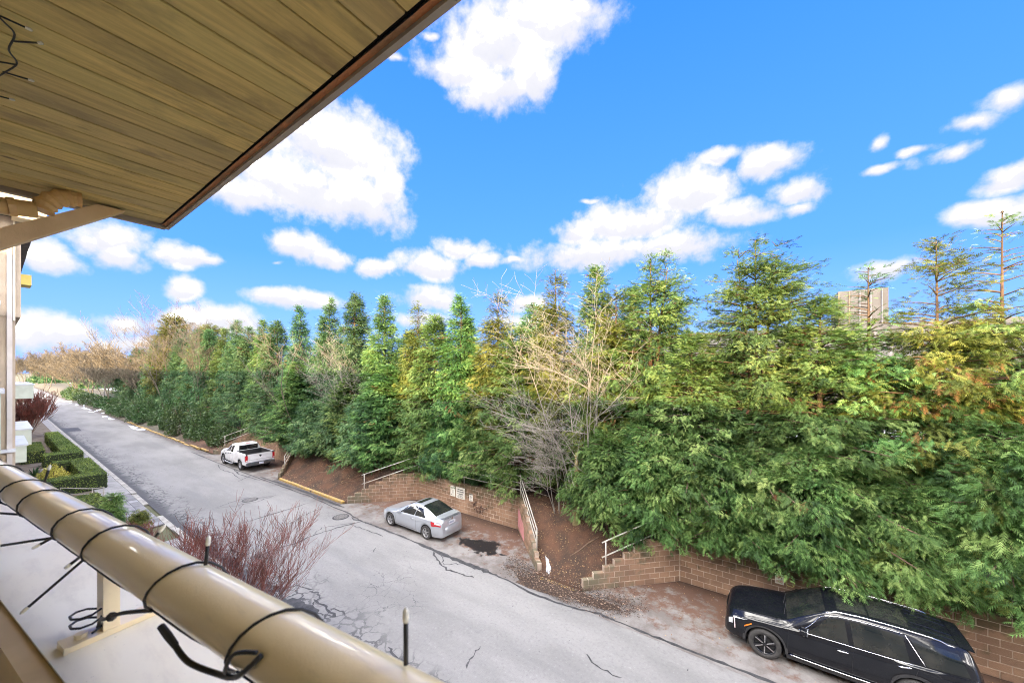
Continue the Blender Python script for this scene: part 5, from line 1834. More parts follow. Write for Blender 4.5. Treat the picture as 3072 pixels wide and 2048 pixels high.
# exposed roots on the bank
for i, (x, y, a) in enumerate(((-23.0, 13.0, 0.5), (-22.4, 13.5, 0.9), (-26.2, 13.4, 0.2), (-6.5, 13.3, 0.8))):
    pts = [(x + q * math.cos(a) * .4 + .06 * math.sin(q * 3), y + q * math.sin(a) * .4, bank_z(x + q * math.cos(a) * .4, y + q * math.sin(a) * .4) + .025) for q in range(4)]
    o = MB().tube(pts, [.015, .03, .035, .02], 5).build('exposed_root', m_brown_stem, smooth=True)
    tag(o, 'brown root or fallen branch lying across the mulch bank', 'root', 'roots on the bank')
# ------------------------------------------------------------------ small garden things, far buildings
gf = thing('garden_rail', 'low white metal rail beside the clipped hedge', 'railing', (-34.5, 3.4, 0.05))
GO = gf.location
def gtube(a, b_):
    return MB().tube([Vector(a) - GO, Vector(b_) - GO], 0.025, 6)
P0, P1, P2 = (-35.6, 2.5), (-33.8, 3.6), (-33.6, 4.05)
for p_ in (P0, P1, P2):
    gtube((*p_, 0.05), (*p_, 0.72)).build('post', m_white_pipe, gf)
for z in (0.35, 0.7):
    gtube((*P0, z), (*P1, z)).build('rail', m_white_pipe, gf)
    gtube((*P1, z), (*P2, z)).build('rail', m_white_pipe, gf)
# curved pale edging wall in the hedge bay
cw = MB()
pts = [(-44.2 - 1.6 * math.sin(q * .26) , 2.3 + 2.0 * (1 - math.cos(q * .26)), 0.35) for q in range(7)]
cw.tube([(p_[0], p_[1], 0.3) for p_ in pts], 0.28, 8)
o = cw.build('curved_edging', m_conc, smooth=True)
tag(o, 'curved pale concrete edging between two clipped hedges', 'edging')

# warehouse behind the trees
m_clad = material('pale_cladding', (0.12, 0.125, 0.15), (0.095, 0.10, 0.125), rough=0.6, scale=0.15, coords='World')
m_clad2 = material('grey_brown_cladding', (0.085, 0.085, 0.09), (0.06, 0.06, 0.065), rough=0.7, scale=0.3, coords='World')
m_brownrib = material('brown_rib', (0.17, 0.11, 0.09), rough=0.7)
wh = thing('warehouse', 'long pale metal warehouse with a grey roof box behind the cedars', 'building', (14, 60, 1.45))
wb = MB().box(-28, 40, 0, 40, -0.2, 11.2)
wb.build('wall', m_clad, wh)
for i in range(34):
    MB().box(-28 + i * 2.0 - 0.06, -28 + i * 2.0 + 0.06, -0.10, 0.0, 0.3, 11.0).build('wall_rib', m_clad2, wh)
MB().box(-28.3, 40.3, -0.3, 40.3, 11.2, 11.9).build('roof', m_clad2, wh)
bx = MB().box(-7.1, -2.7, -0.2, 6, 11.9, 16.1).build('roof_box', m_clad2, wh)
for i in range(5):
    MB().box(-7.1 + i * 0.95, -7.1 + i * 0.95 + 0.12, -0.32, -0.2, 11.9, 16.0).build('rib', m_brownrib if i < 2 else m_clad, bx)
for i in range(5):
    MB().box(-20 + i * 11, -16 + i * 11, -0.14, -0.02, 0.2, 4.6).build('loading_door', m_clad2, wh)
m_yel = material('yellow_steel', (0.62, 0.45, 0.03), (0.55, 0.38, 0.03), rough=0.5, scale=2)
for i, (x, y) in enumerate(((-4, 30.0), (5.0, 27.0), (11.5, 26.0), (-13, 33))):
    t = thing('yellow_trailer', 'yellow steel trailer parked in the yard behind the cedars', 'trailer', (x, y, 1.45), 0.0, 'yellow trailers in the yard')
    MB().box(-2.6, 2.6, -0.9, 0.9, 0.75, 1.35).build('bed', m_yel, t, bevel=0.03)
    for s in (-1.4, 1.4):
        for q in (-0.85, 0.85):
            b = MB().tube([(s, q - 0.1, 0.4), (s, q + 0.1, 0.4)], 0.4, 14)
            b.build('wheel', m_print, t)
# ------------------------------------------------------------------ vehicles
# local frame of a car: x = 0 at the front axle, + to the tail; y - = driver side; z up
m_silver = material('silver_paint', (0.50, 0.53, 0.57), (0.48, 0.51, 0.555), rough=0.30, metal=0.55, scale=3, coat=0.8)
m_whitep = material('white_paint', (0.76, 0.76, 0.77), (0.70, 0.69, 0.69), rough=0.35, scale=2.5, coat=0.6)
m_blackp = material('black_paint', (0.006, 0.007, 0.010), (0.008, 0.009, 0.012), rough=0.25, scale=3, coat=0.7, spec=0.1)
m_carglass = material('car_glass', (0.010, 0.013, 0.014), (0.025, 0.026, 0.024), rough=0.03, scale=2, spec=0.5, coat=0.3)
m_tyre = material('tyre_rubber', (0.035, 0.034, 0.033), (0.055, 0.052, 0.05), rough=0.85, scale=10)
m_alloy = material('alloy', (0.52, 0.52, 0.53), (0.45, 0.45, 0.46), rough=0.35, metal=0.7, scale=6)
m_blackalloy = material('black_alloy', (0.015, 0.016, 0.02), rough=0.25, metal=0.3, coat=0.6)
m_chrome = material('chrome', (0.72, 0.73, 0.75), rough=0.12, metal=1.0)
m_blackplastic = material('black_plastic', (0.022, 0.022, 0.024), (0.03, 0.03, 0.032), rough=0.65, scale=10)
m_darkgap = material('panel_gap', (0.012, 0.012, 0.014), rough=0.8)
m_redlamp = material('red_lamp', (0.52, 0.012, 0.02), (0.42, 0.01, 0.02), rough=0.12, scale=6, coat=0.6)
m_pinklamp = material('clear_lamp', (0.78, 0.62, 0.62), rough=0.12, coat=0.6)
m_lamp = material('head_lamp', (0.62, 0.65, 0.68), rough=0.08, coat=0.8)
m_amber = material('amber_marker', (0.75, 0.22, 0.02), rough=0.2, coat=0.4)
m_plate = material('number_plate', (0.74, 0.76, 0.78), rough=0.5)
m_platetxt = material('plate_print', (0.20, 0.24, 0.38), rough=0.6)
m_bumper_steel = material('steel_bumper', (0.20, 0.22, 0.25), (0.16, 0.175, 0.2), rough=0.25, metal=0.8, scale=4)


class Shell:
    """smooth car body from side and plan curves; S(x, k) gives surface points"""
    def __init__(self, top, wid, belt, rw, sill, arches, x0, x1):
        self.t = {}
        for nm, tab in (('top', top), ('wid', wid), ('belt', belt), ('rw', rw)):
            xs = np.array([q[0] for q in tab], float)
            ys = np.array([q[1] for q in tab], float)
            self.t[nm] = (xs, ys)
        self.sill = sill
        self.arches = arches
        self.x0, self.x1 = x0, x1

    def g(self, nm, x):
        xs, ys = self.t[nm]
        # light smoothing, kept off the two ends
        k = 0.05
        e = min(x - self.x0, self.x1 - x)
        k = min(k, max(0.0, e * 0.4))
        return float(np.mean(np.interp([x - k, x - k / 2, x, x + k / 2, x + k], xs, ys)))

    def bot(self, x):
        z = self.sill
        for (xa, za, ra) in self.arches:
            if abs(x - xa) < ra:
                z = max(z, za + math.sqrt(ra * ra - (x - xa) ** 2))
        return z

    def section(self, x):
        """half section on the +y side, from sill to roof centre"""
        W, b, t, rw, z0 = self.g('wid', x), self.g('belt', x), self.g('top', x), self.g('rw', x), self.bot(x)
        b = min(b, t - 0.02)
        z0 = min(z0, b - 0.02)
        te = t - min(0.06, 0.30 * (t - b) + 0.006)
        P = [(W * .95, z0), (W * .975, z0 + .10 * (b - z0)), (W * 1.0, z0 + .30 * (b - z0)), (W * .998, z0 + .5 * (b - z0)), (W * .985, z0 + .68 * (b - z0)), (W * .992, z0 + .80 * (b - z0)), (W * .975, z0 + .93 * (b - z0)), (W * .945, b)]
        for q in (.05, .25, .5, .75, .95):
            bow = 0.035 * math.sin(math.pi * q)
            P.append((W * .935 * (1 - q) + rw * q + bow * min(1, (t - b) / .4), b + (te - b) * q))
        P += [(rw * .965, te + .55 * (t - te)), (rw * .88, te + .80 * (t - te)), (rw * .6, te + .94 * (t - te)), (rw * .3, te + .99 * (t - te)), (0, t)]
        return P

    def body(self, n=110, extra=()):
        xs = sorted(set([round(self.x0 + (self.x1 - self.x0) * i / n, 4) for i in range(n + 1)] + list(extra)))
        mb = MB()
        vs = []
        m = None
        for x in xs:
            h = self.section(x)
            full = [(x, y, z) for y, z in h] + [(x, -y, z) for y, z in h[-2::-1]]
            m = len(full)
            vs += full
        fs = []
        for i in range(len(xs) - 1):
            for j in range(m - 1):
                fs.append((i * m + j, i * m + j + 1, (i + 1) * m + j + 1, (i + 1) * m + j))
        fs.append(tuple(range(m - 1, -1, -1)))
        e = (len(xs) - 1) * m
        fs.append(tuple(range(e, e + m)))
        mb.add(vs, fs)
        return mb

    def side_pt(self, x, q, off=0.006, sgn=-1):
        """q 0..1 up the glass side between belt and roof edge"""
        W, b, t, rw = self.g('wid', x), self.g('belt', x), self.g('top', x), self.g('rw', x)
        b = min(b, t - .02)
        te = t - min(0.06, 0.30 * (t - b) + 0.006)
        bow = 0.035 * math.sin(math.pi * min(1, max(0, q)))
        return (x, sgn * (W * .935 * (1 - q) + rw * q + bow * min(1, (t - b) / .4) + off), b + (te - b) * q)

    def low_pt(self, x, q, off=0.004, sgn=-1):
        """q 0..1 up the door panel between sill and belt"""
        h = self.section(x)[:8]
        z0, b = h[0][1], h[7][1]
        ks = [0, .1, .3, .5, .68, .8, .93, 1.0]
        y = float(np.interp(q, ks, [p_[0] for p_ in h]))
        return (x, sgn * (y + off), z0 + (b - z0) * q)

    def top_pt(self, x, u, off=0.006):
        """u -1..1 across hood / glass / roof"""
        h = self.section(x)
        ys = [p_[0] for p_ in h[12:]][::-1]
        zs = [p_[1] for p_ in h[12:]][::-1]
        y = abs(u) * h[12][0]
        return (x, math.copysign(y, u), float(np.interp(y, ys, zs)) + off)


def patch(fn, us, vs_):
    mb = MB()
    V = [fn(u, v) for u in us for v in vs_]
    n = len(vs_)
    F = [(i * n + j, i * n + j + 1, (i + 1) * n + j + 1, (i + 1) * n + j) for i in range(len(us) - 1) for j in range(n - 1)]
    return mb.add(V, F)


def side_window(sh, xa0, xa1, xb0, xb1, q0, q1, sgn, off=0.006, n=14):
    """glass panel between two (possibly slanted) pillar lines: (x at bottom, x at top) each side"""
    def fn(u, v):
        q = q0 + (q1 - q0) * v
        a = xa0 + (xa1 - xa0) * v
        b = xb0 + (xb1 - xb0) * v
        return sh.side_pt(a + (b - a) * u, q, off, sgn)
    return patch(fn, [i / n for i in range(n + 1)], [j / 6 for j in range(7)])


def line_on(fn, ts, w):
    """thin raised tube along a curve on the body"""
    return MB().tube([fn(t) for t in ts], w, 5, cap=True)


def lin(a, b, n):
    return [a + (b - a) * i / n for i in range(n + 1)]


def wheel(parent, x, y, r, w, rim_r, style, sgn):
    """wheel centred at (x, y) standing on the ground; sgn -1 = outer side towards -y"""
    root = link('wheel', None, parent, (x, y, r)) if False else None
    t = MB()
    prof = [(rim_r * .98, -w * .42), (rim_r * 1.04, -w * .5), (r * .86, -w * .5), (r * .965, -w * .46), (r, -w * .36), (r, w * .36), (r * .965, w * .46), (r * .86, w * .5), (rim_r * 1.04, w * .5), (rim_r * .98, w * .42)]
    N = 36
    vs, fs = [], []
    for k in range(N):
        a = 2 * math.pi * k / N
        for (rr_, yy) in prof:
            vs.append((rr_ * math.cos(a), yy, rr_ * math.sin(a)))
    m = len(prof)
    for k in range(N):
        for j in range(m - 1):
            fs.append((k * m + j, k * m + j + 1, ((k + 1) % N) * m + j + 1, ((k + 1) % N) * m + j))
    t.add(vs, fs)
    wo = t.build('wheel', m_tyre, parent, smooth=True, fix=True)
    wo.location = (x, y, r)
    # rim: ring, recessed dish and spokes
    ym = sgn * w * .44
    yi = sgn * w * .10
    mr = m_alloy if style != 'black' else m_blackalloy
    rg_ = MB()
    vs, fs = [], []
    pr = [(rim_r, ym), (rim_r * .93, ym), (rim_r * .88, ym * .8), (rim_r * .86, yi)]
    for k in range(N):
        a = 2 * math.pi * k / N
        for (rr_, yy) in pr:
            vs.append((rr_ * math.cos(a), yy, rr_ * math.sin(a)))
    for k in range(N):
        for j in range(3):
            fs.append((k * 4 + j, k * 4 + j + 1, ((k + 1) % N) * 4 + j + 1, ((k + 1) % N) * 4 + j))
    rg_.add(vs, fs)
    rg_.build('rim', mr, wo, smooth=True, fix=True)
    MB().tube([(0, yi * .6, 0), (0, yi, 0)], rim_r * .87, 28).build('brake_disc', m_blackplastic, wo)
    ns = 5 if style in ('five', 'truck') else 6
    wsp = {'five': .145, 'black': .075, 'truck': .2}[style] * rim_r * 2
    sp = MB()
    for k in range(ns):
        a = 2 * math.pi * k / ns + 0.35
        ca, sa = math.cos(a), math.sin(a)
        L0, L1 = rim_r * .12, rim_r * .92
        w0, w1 = wsp * .5, wsp * (.42 if style != 'five' else .33)
        q = []
        for (L, ww) in ((L0, w0), (L1, w1)):
            for s_ in (-1, 1):
                for yy in (ym * .93, ym * .45):
                    q.append((ca * L - sa * ww * s_, yy, sa * L + ca * ww * s_))
        sp.add(q, [(0, 2, 6, 4), (1, 5, 7, 3), (0, 4, 5, 1), (2, 3, 7, 6), (4, 6, 7, 5), (0, 1, 3, 2)])
    sp.build('spokes', mr if style != 'black' else m_blackalloy, wo, fix=True, bevel=0.006)
    if style == 'black':
        sp2 = MB()
        for k in range(ns):
            a = 2 * math.pi * k / ns + 0.35 + 0.16
            ca, sa = math.cos(a), math.sin(a)
            q = []
            for (L, ww) in ((rim_r * .2, .012), (rim_r * .93, .016)):
                for s_ in (-1, 1):
                    for yy in (ym * .97, ym * .6):
                        q.append((ca * L - sa * ww * s_, yy, sa * L + ca * ww * s_))
            sp2.add(q, [(0, 2, 6, 4), (1, 5, 7, 3), (0, 4, 5, 1), (2, 3, 7, 6), (4, 6, 7, 5), (0, 1, 3, 2)])
        sp2.build('spoke_faces', m_chrome, wo, fix=True)
    MB().tube([(0, yi, 0), (0, ym * .96, 0)], rim_r * .17, 14).build('hub_cap', m_blackplastic if style == 'truck' else mr, wo)
    return wo


def wheel_well(parent, xa, za, ra, y0, y1):
    mb = MB()
    N = 20
    vs, fs = [], []
    for k in range(N + 1):
        a = math.pi * (-0.12 + 1.24 * k / N)
        vs += [(xa + ra * 1.0 * math.cos(a), y0, za + ra * math.sin(a)), (xa + ra * math.cos(a), y1, za + ra * math.sin(a))]
    for k in range(N):
        fs.append((2 * k, 2 * k + 1, 2 * k + 3, 2 * k + 2))
    mb.add(vs, fs)
    mb.add([vs[2 * k + 1] for k in range(N + 1)], [tuple(range(N + 1))])
    mb.build('wheel_well', m_darkgap, parent)


def plate_at(parent, c, w, h, nrm=1):
    p_ = MB().box(c[0] - .006, c[0] + .006, c[1] - w / 2, c[1] + w / 2, c[2] - h / 2, c[2] + h / 2).build('number_plate', m_plate, parent, bevel=0.003)
    b = MB()
    for k in range(6):
        yy = c[1] - w * .36 + k * w * .145
        b.box(c[0] + .0065, c[0] + .0085, yy - w * .045, yy + w * .045, c[2] - h * .25, c[2] + h * .25)
    b.build('plate_print', m_platetxt, p_)


def common(t, sh, paint, arches, ra, wy, r, w, rim, style, ygap):
    mb = sh.body()
    mb.build('body', paint, t, smooth=True, fix=True)
    for (xa, za) in arches:
        for s_ in (-1, 1):
            wheel_well(t, xa, za, ra * 1.005, s_ * (sh.g('wid', xa) * .965), s_ * (sh.g('wid', xa) * .965 - .34))
            wheel(t, xa, s_ * wy, r, w, rim, style, s_)
    x0, x1 = arches[0][0], arches[1][0]
    MB().box(x0 - .75, x1 + .8, -.62, .62, .17, .34).build('underbody', m_darkgap, t)


# ---------------- silver coupe
def silver_coupe(loc):
    t = thing('coupe', 'silver two-door coupe parked against the block wall', 'car', loc)
    A = [(0, .315, .365), (2.65, .315, .365)]
    sh = Shell(top=[(-.90, .46), (-.875, .56), (-.83, .63), (-.7, .70), (-.4, .775), (0, .84), (.33, .89), (.5, .95), (.8, 1.10), (1.1, 1.25), (1.35, 1.34), (1.6, 1.385), (1.85, 1.395), (2.1, 1.375), (2.35, 1.32), (2.6, 1.24), (2.85, 1.14), (3.08, 1.045), (3.2, 1.03), (3.4, 1.025), (3.475, 1.02), (3.50, .96), (3.52, .80), (3.54, .60), (3.55, .45)],
               wid=[(-.90, .50), (-.86, .60), (-.75, .71), (-.5, .81), (-.2, .86), (.1, .872), (1.2, .875), (2.5, .878), (2.9, .865), (3.2, .82), (3.4, .755), (3.5, .69), (3.55, .62)],
               belt=[(-.90, .42), (-.86, .52), (-.7, .63), (-.4, .70), (0, .765), (.4, .83), (1.0, .87), (1.8, .905), (2.5, .945), (3.0, .965), (3.3, .955), (3.45, .93), (3.5, .85), (3.55, .40)],
               rw=[(-.90, .38), (-.8, .52), (-.5, .64), (0, .69), (.35, .69), (.7, .64), (1.1, .58), (1.5, .545), (1.9, .535), (2.3, .545), (2.7, .575), (3.05, .62), (3.25, .62), (3.45, .58), (3.55, .5)],
               sill=.205, arches=A, x0=-.90, x1=3.55)
    common(t, sh, m_silver, [(0, .315), (2.65, .315)], .365, .765, .315, .205, .215, 'five', .3)
    # glass
    patch(lambda x, u: sh.top_pt(x, u), lin(.42, 1.30, 12), lin(-.9, .9, 14)).build('windscreen', m_carglass, t, smooth=True)
    patch(lambda x, u: sh.top_pt(x, u), lin(2.12, 3.04, 12), lin(-.92, .92, 14)).build('rear_window', m_carglass, t, smooth=True)
    patch(lambda x, u: sh.top_pt(x, u, .004), lin(1.50, 1.82, 6), lin(-.72, .72, 10)).build('sunroof', m_carglass, t, smooth=True)
    for s_ in (-1, 1):
        side_window(sh, .62, 1.08, 1.80, 1.86, .06, .90, s_).build('door_window', m_carglass, t, smooth=True)
        side_window(sh, 1.845, 1.90, 2.62, 2.22, .06, .88, s_).build('quarter_window', m_carglass, t, smooth=True)
        for xx, xe in ((.47, .47), (1.92, 1.99)):
            line_on(lambda q: sh.low_pt(xx + (xe - xx) * (1 - q), q, -.001, s_), lin(.03, .98, 8), .005).build('door_seam', m_darkgap, t)
        line_on(lambda x: sh.low_pt(x, .12, .002, s_), lin(.47, 1.95, 10), .004).build('door_seam', m_darkgap, t)
        line_on(lambda x: sh.side_pt(x, 1.0, -.002, s_), lin(1.0, 3.0, 24), .007).build('roof_seam', m_darkgap, t)
        h0 = sh.low_pt(1.62, .80, .012, s_)
        h1 = sh.low_pt(1.82, .81, .012, s_)
        MB().tube([h0, ((h0[0] + h1[0]) / 2, h0[1] + s_ * .012, h0[2] + .005), h1], [.012, .016, .012], 8).build('door_handle', m_chrome, t, smooth=True)
        c = sh.side_pt(.74, .12, .09, s_)
        mm = MB().cbox((c[0], c[1], c[2] + .05), (.12, .19, .12), rz=.2 * s_)
        mi = mm.build('mirror', m_silver, t, bevel=.03, smooth=True)
        # tail lamp wraps the corner
        def tl(u, v):
            x = 2.98 + .50 * u
            q = (.62 + .14 * u * (1 - v)) + (.30 - .02 * u) * v - .04 * u
            return sh.low_pt(x, min(1.0, q), .008, s_)
        patch(tl, lin(0, 1, 10), lin(0, 1, 5)).build('tail_lamp', m_redlamp, t, smooth=True)
        def tl2(u, v):
            x = 3.18 + .27 * u
            return sh.low_pt(x, .80 + .11 * v, .012, s_)
        patch(tl2, lin(0, 1, 8), lin(0, 1, 3)).build('reverse_lamp', m_pinklamp, t, smooth=True)
        def hl(u, v):
            return sh.low_pt(-.78 + .42 * u, .60 + .34 * v, .006, s_)
        patch(hl, lin(0, 1, 6), lin(0, 1, 3)).build('head_lamp', m_lamp, t, smooth=True)
    # boot lid spoiler lip, plate recess, bumper line
    sp = patch(lambda u, v: (3.40 + .10 * v - .05 * u * u, u * .60, 1.035 + .03 * v - .02 * u * u), lin(-1, 1, 12), lin(0, 1, 3))
    sp.build('spoiler', m_silver, t, smooth=True)
    MB().tube([(3.515 - .06 * (u * u), u * .58, .985 - .02 * u * u) for u in lin(-1, 1, 12)], .006, 5).build('boot_seam', m_darkgap, t)
    MB().box(3.50, 3.532, -.27, .27, .68, .86).build('plate_recess', m_silver, t, bevel=.01)
    plate_at(t, (3.54, -.06, .775), .32, .165)
    MB().box(3.535, 3.541, .13, .2, .70, .84).build('sticker', m_plate, t)
    # bumper volume
    bm2 = MB()
    prof = []
    for u in lin(-1, 1, 22):
        y = .80 * u
        xo = 3.60 - .36 * abs(u) ** 3
        prof.append((xo, y))
    V, F = [], []
    zz = [(.26, -.06), (.32, 0), (.45, .02), (.56, .015), (.62, -.02), (.635, -.10)]
    for (xo, y) in prof:
        for (z, dx) in zz:
            V.append((xo + dx, y, z))
    m = len(zz)
    for i in range(len(prof) - 1):
        for j in range(m - 1):
            F.append((i * m + j, (i + 1) * m + j, (i + 1) * m + j + 1, i * m + j + 1))
    bm2.add(V, F)
    bm2.build('rear_bumper', m_silver, t, smooth=True)
    MB().tube([(3.50, .45, .24), (3.62, .45, .24)], .035, 10).build('exhaust', m_chrome, t)
    e_ = MB().tube([(3.525, 0, .925), (3.535, 0, .925)], .045, 14)
    e_.build('emblem', m_chrome, t)
    return t


# ---------------- black SUV
def black_suv(loc):
    t = thing('sport_utility_vehicle', 'glossy black three-row sport utility vehicle under the overhanging cedars', 'car', loc)
    A = [(0, .38, .45), (2.90, .38, .45)]
    sh = Shell(top=[(-.97, .60), (-.955, .78), (-.91, .90), (-.80, .97), (-.5, 1.04), (0, 1.09), (.36, 1.125), (.48, 1.16), (.8, 1.36), (1.1, 1.53), (1.32, 1.645), (1.55, 1.70), (2.0, 1.735), (2.6, 1.735), (3.2, 1.71), (3.62, 1.665), (3.78, 1.63), (3.80, 1.57), (3.86, 1.42), (3.95, 1.17), (4.0, 1.00), (4.02, .8), (4.03, .5)],
               wid=[(-.97, .66), (-.93, .76), (-.8, .87), (-.55, .945), (-.2, .975), (.2, .985), (3.0, .985), (3.4, .975), (3.7, .94), (3.9, .87), (4.03, .76)],
               belt=[(-.97, .52), (-.93, .70), (-.8, .84), (-.5, .93), (0, .985), (.5, 1.03), (1.5, 1.055), (2.5, 1.08), (3.2, 1.11), (3.7, 1.13), (3.86, 1.12), (3.95, 1.0), (4.03, .45)],
               rw=[(-.97, .45), (-.9, .62), (-.7, .74), (-.3, .80), (.2, .82), (.45, .815), (.8, .765), (1.15, .71), (1.45, .68), (2.0, .665), (3.2, .655), (3.6, .64), (3.78, .62), (3.86, .66), (3.95, .72), (4.03, .62)],
               sill=.30, arches=A, x0=-.97, x1=4.03)
    common(t, sh, m_blackp, [(0, .38), (2.90, .38)], .45, .855, .38, .245, .268, 'black', .3)
    patch(lambda x, u: sh.top_pt(x, u), lin(.50, 1.30, 12), lin(-.95, .95, 14)).build('windscreen', m_carglass, t, smooth=True)
    patch(lambda x, u: sh.top_pt(x, u, .004), lin(1.55, 2.12, 8), lin(-.74, .74, 10)).build('sunroof', m_carglass, t, smooth=True)
    patch(lambda x, u: sh.top_pt(x, u, .004), lin(2.16, 2.85, 8), lin(-.74, .74, 10)).build('sunroof', m_carglass, t, smooth=True)
    patch(lambda x, u: sh.top_pt(x, u), lin(3.815, 3.965, 6), lin(-.9, .9, 12)).build('rear_window', m_carglass, t, smooth=True)
    patch(lambda x, u: (x, u, sh.top_pt(3.62, u / .64, 0)[2] + .012 - .16 * (x - 3.62)), lin(3.62, 3.86, 5), lin(-.60, .60, 12)).build('roof_spoiler', m_blackp, t, smooth=True)
    for i in range(-2, 3):
        if i:
            MB().tube([sh.top_pt(x, i * .3, .002) for x in lin(2.92, 3.6, 8)], .006, 4).build('roof_rib', m_blackp, t)
    for s_ in (-1, 1):
        side_window(sh, .86, 1.32, 1.72, 1.66, .05, .86, s_).build('door_window', m_carglass, t, smooth=True)
        side_window(sh, 1.82, 1.76, 2.78, 2.70, .05, .86, s_).build('door_window', m_carglass, t, smooth=True)
        side_window(sh, 3.05, 2.82, 3.72, 3.58, .08, .84, s_).build('quarter_window', m_carglass, t, smooth=True)
        # chrome: window surround top, belt strip, d-pillar slash
        line_on(lambda x: sh.side_pt(x, min(.93, .02 + max(0, (x - .70) * 1.9)), .010, s_), lin(.72, 2.70, 28), .010).build('window_trim', m_chrome, t, smooth=True)
        line_on(lambda x: sh.side_pt(x, .005, .014, s_), lin(.78, 2.84, 22), .009).build('belt_trim', m_chrome, t, smooth=True)
        line_on(lambda q: sh.side_pt(2.71 + .34 * (1 - q), q, .010, s_), lin(.05, .92, 8), .013).build('pillar_trim', m_chrome, t, smooth=True)
        # roof rail
        rp = [sh.side_pt(x, 1.0, .0, s_) for x in lin(1.25, 3.55, 20)]
        rp = [(p_[0], p_[1] - s_ * .02, p_[2] + .045 * (1 if 1 < k < 19 else .2)) for k, p_ in enumerate(rp)]
        MB().tube(rp, .018, 8).build('roof_rail', m_chrome, t, smooth=True)
        for xx, xe in ((.50, .52), (1.77, 1.80), (2.84, 2.92)):
            line_on(lambda q: sh.low_pt(xx + (xe - xx) * q, q, -.001, s_), lin(.02, .98, 8), .005).build('door_seam', m_darkgap, t)
        for xh in (1.48, 2.56):
            h0, h1 = sh.low_pt(xh, .80, .014, s_), sh.low_pt(xh + .24, .805, .014, s_)
            MB().tube([h0, (h0[0] + .05, h0[1] + s_ * .022, h0[2] + .004), (h1[0] - .05, h1[1] + s_ * .022, h1[2] + .004), h1], [.010, .016, .016, .012], 8).build('door_handle', m_chrome, t, smooth=True)
        c = sh.side_pt(.86, .02, .10, s_)
        mi = MB().cbox((c[0] - .02, c[1], c[2] + .06), (.15, .22, .14), rz=.2 * s_).build('mirror', m_blackp, t, bevel=.035, smooth=True)
        MB().cbox((c[0] + .055, c[1], c[2] + .06), (.01, .18, .11), rz=.2 * s_).build('mirror_glass', m_lamp, mi)
        # arch cladding and sill
        for (xa, za, ra) in A:
            fn = lambda a_, v: (xa + (ra + .065 * v) * math.cos(a_), s_ * (sh.g('wid', xa + ra * math.cos(a_)) * .985 + .012 - .004 * v), za + (ra + .065 * v) * math.sin(a_))
            patch(fn, lin(-.10, math.pi + .10, 26), lin(0, 1, 3)).build('arch_cladding', m_blackplastic, t, smooth=True)
        patch(lambda x, v: (x, s_ * (sh.g('wid', x) * (.965 + .02 * v) + .012), .24 + .12 * v), lin(.48, 2.42, 16), lin(0, 1, 3)).build('sill_cladding', m_blackplastic, t, smooth=True)
        line_on(lambda x: (x, s_ * (sh.g('wid', x) * .992 + .014), .372 - .015 * math.sin(3.1 * (x - .55) / 1.8)), lin(.55, 2.36, 16), .016).build('sill_trim', m_chrome, t, smooth=True)
        # lamps
        hl = patch(lambda u, v: sh.low_pt(-.86 + .10 * u, .62 + .28 * v, .012, s_), lin(0, 1, 4), lin(0, 1, 4))
        hl.build('head_lamp', m_lamp, t, smooth=True)
        line_on(lambda q: sh.low_pt(-.72 + .03 * (1 - q), q, .014, s_), lin(.42, .92, 8), .016).build('daytime_lamp', m_pinklamp, t, smooth=True)
        patch(lambda u, v: sh.low_pt(-.74 + .36 * u, .90 + .07 * v * (1 - u), .010, s_), lin(0, 1, 6), lin(0, 1, 3)).build('lamp_strip', m_lamp, t, smooth=True)
        patch(lambda u, v: (-.47 + .17 * u, s_ * (sh.g('wid', -.4) + .020), .70 + .12 * u + .04 * v), lin(0, 1, 3), lin(0, 1, 2)).build('side_marker', m_amber, t, smooth=True)
        patch(lambda u, v: sh.low_pt(3.58 + .36 * u, .78 + .20 * v * (.4 + .6 * u), .012, s_), lin(0, 1, 8), lin(0, 1, 4)).build('tail_lamp', m_redlamp, t, smooth=True)
        fl = sh.low_pt(3.05, .80, .0005, s_)
    line_on(lambda a_: sh.low_pt(3.12 + .13 * math.cos(a_), .80 + .11 * math.sin(a_), .001, -1), lin(0, 6.28, 18), .003).build('fuel_flap', m_darkgap, t)
    # wipers, hood seam, grille
    for y0_, y1_ in ((-.55, .05), (.02, .58)):
        MB().tube([(.44, y0_, sh.top_pt(.44, y0_ / .82)[2] + .01), (.50, y1_, sh.top_pt(.50, y1_ / .82)[2] + .012)], .008, 5).build('wiper', m_blackplastic, t)
    for s_ in (-1, 1):
        line_on(lambda x: sh.top_pt(x, .93 * s_, .001), lin(-.72, .40, 14), .004).build('hood_seam', m_darkgap, t)
    patch(lambda u, v: (-.975 + .10 * abs(u) ** 3 + .02 * v, u * .62, .50 + .34 * v), lin(-1, 1, 14), lin(0, 1, 5)).build('grille', m_blackplastic, t, smooth=True)
    for k in range(5):
        MB().tube([(-.982 + .10 * abs(u) ** 3 + .015 * k / 5, u * .60, .53 + .065 * k) for u in lin(-1, 1, 12)], .008, 4).build('grille_bar', m_chrome, t)
    patch(lambda u, v: (-.955 + .26 * abs(u) ** 3, u * .84, .26 + .14 * v), lin(-1, 1, 16), lin(0, 1, 3)).build('front_lip', m_blackplastic, t, smooth=True)
    plate_at(t, (4.035, 0, .85), .3, .15)
    return t


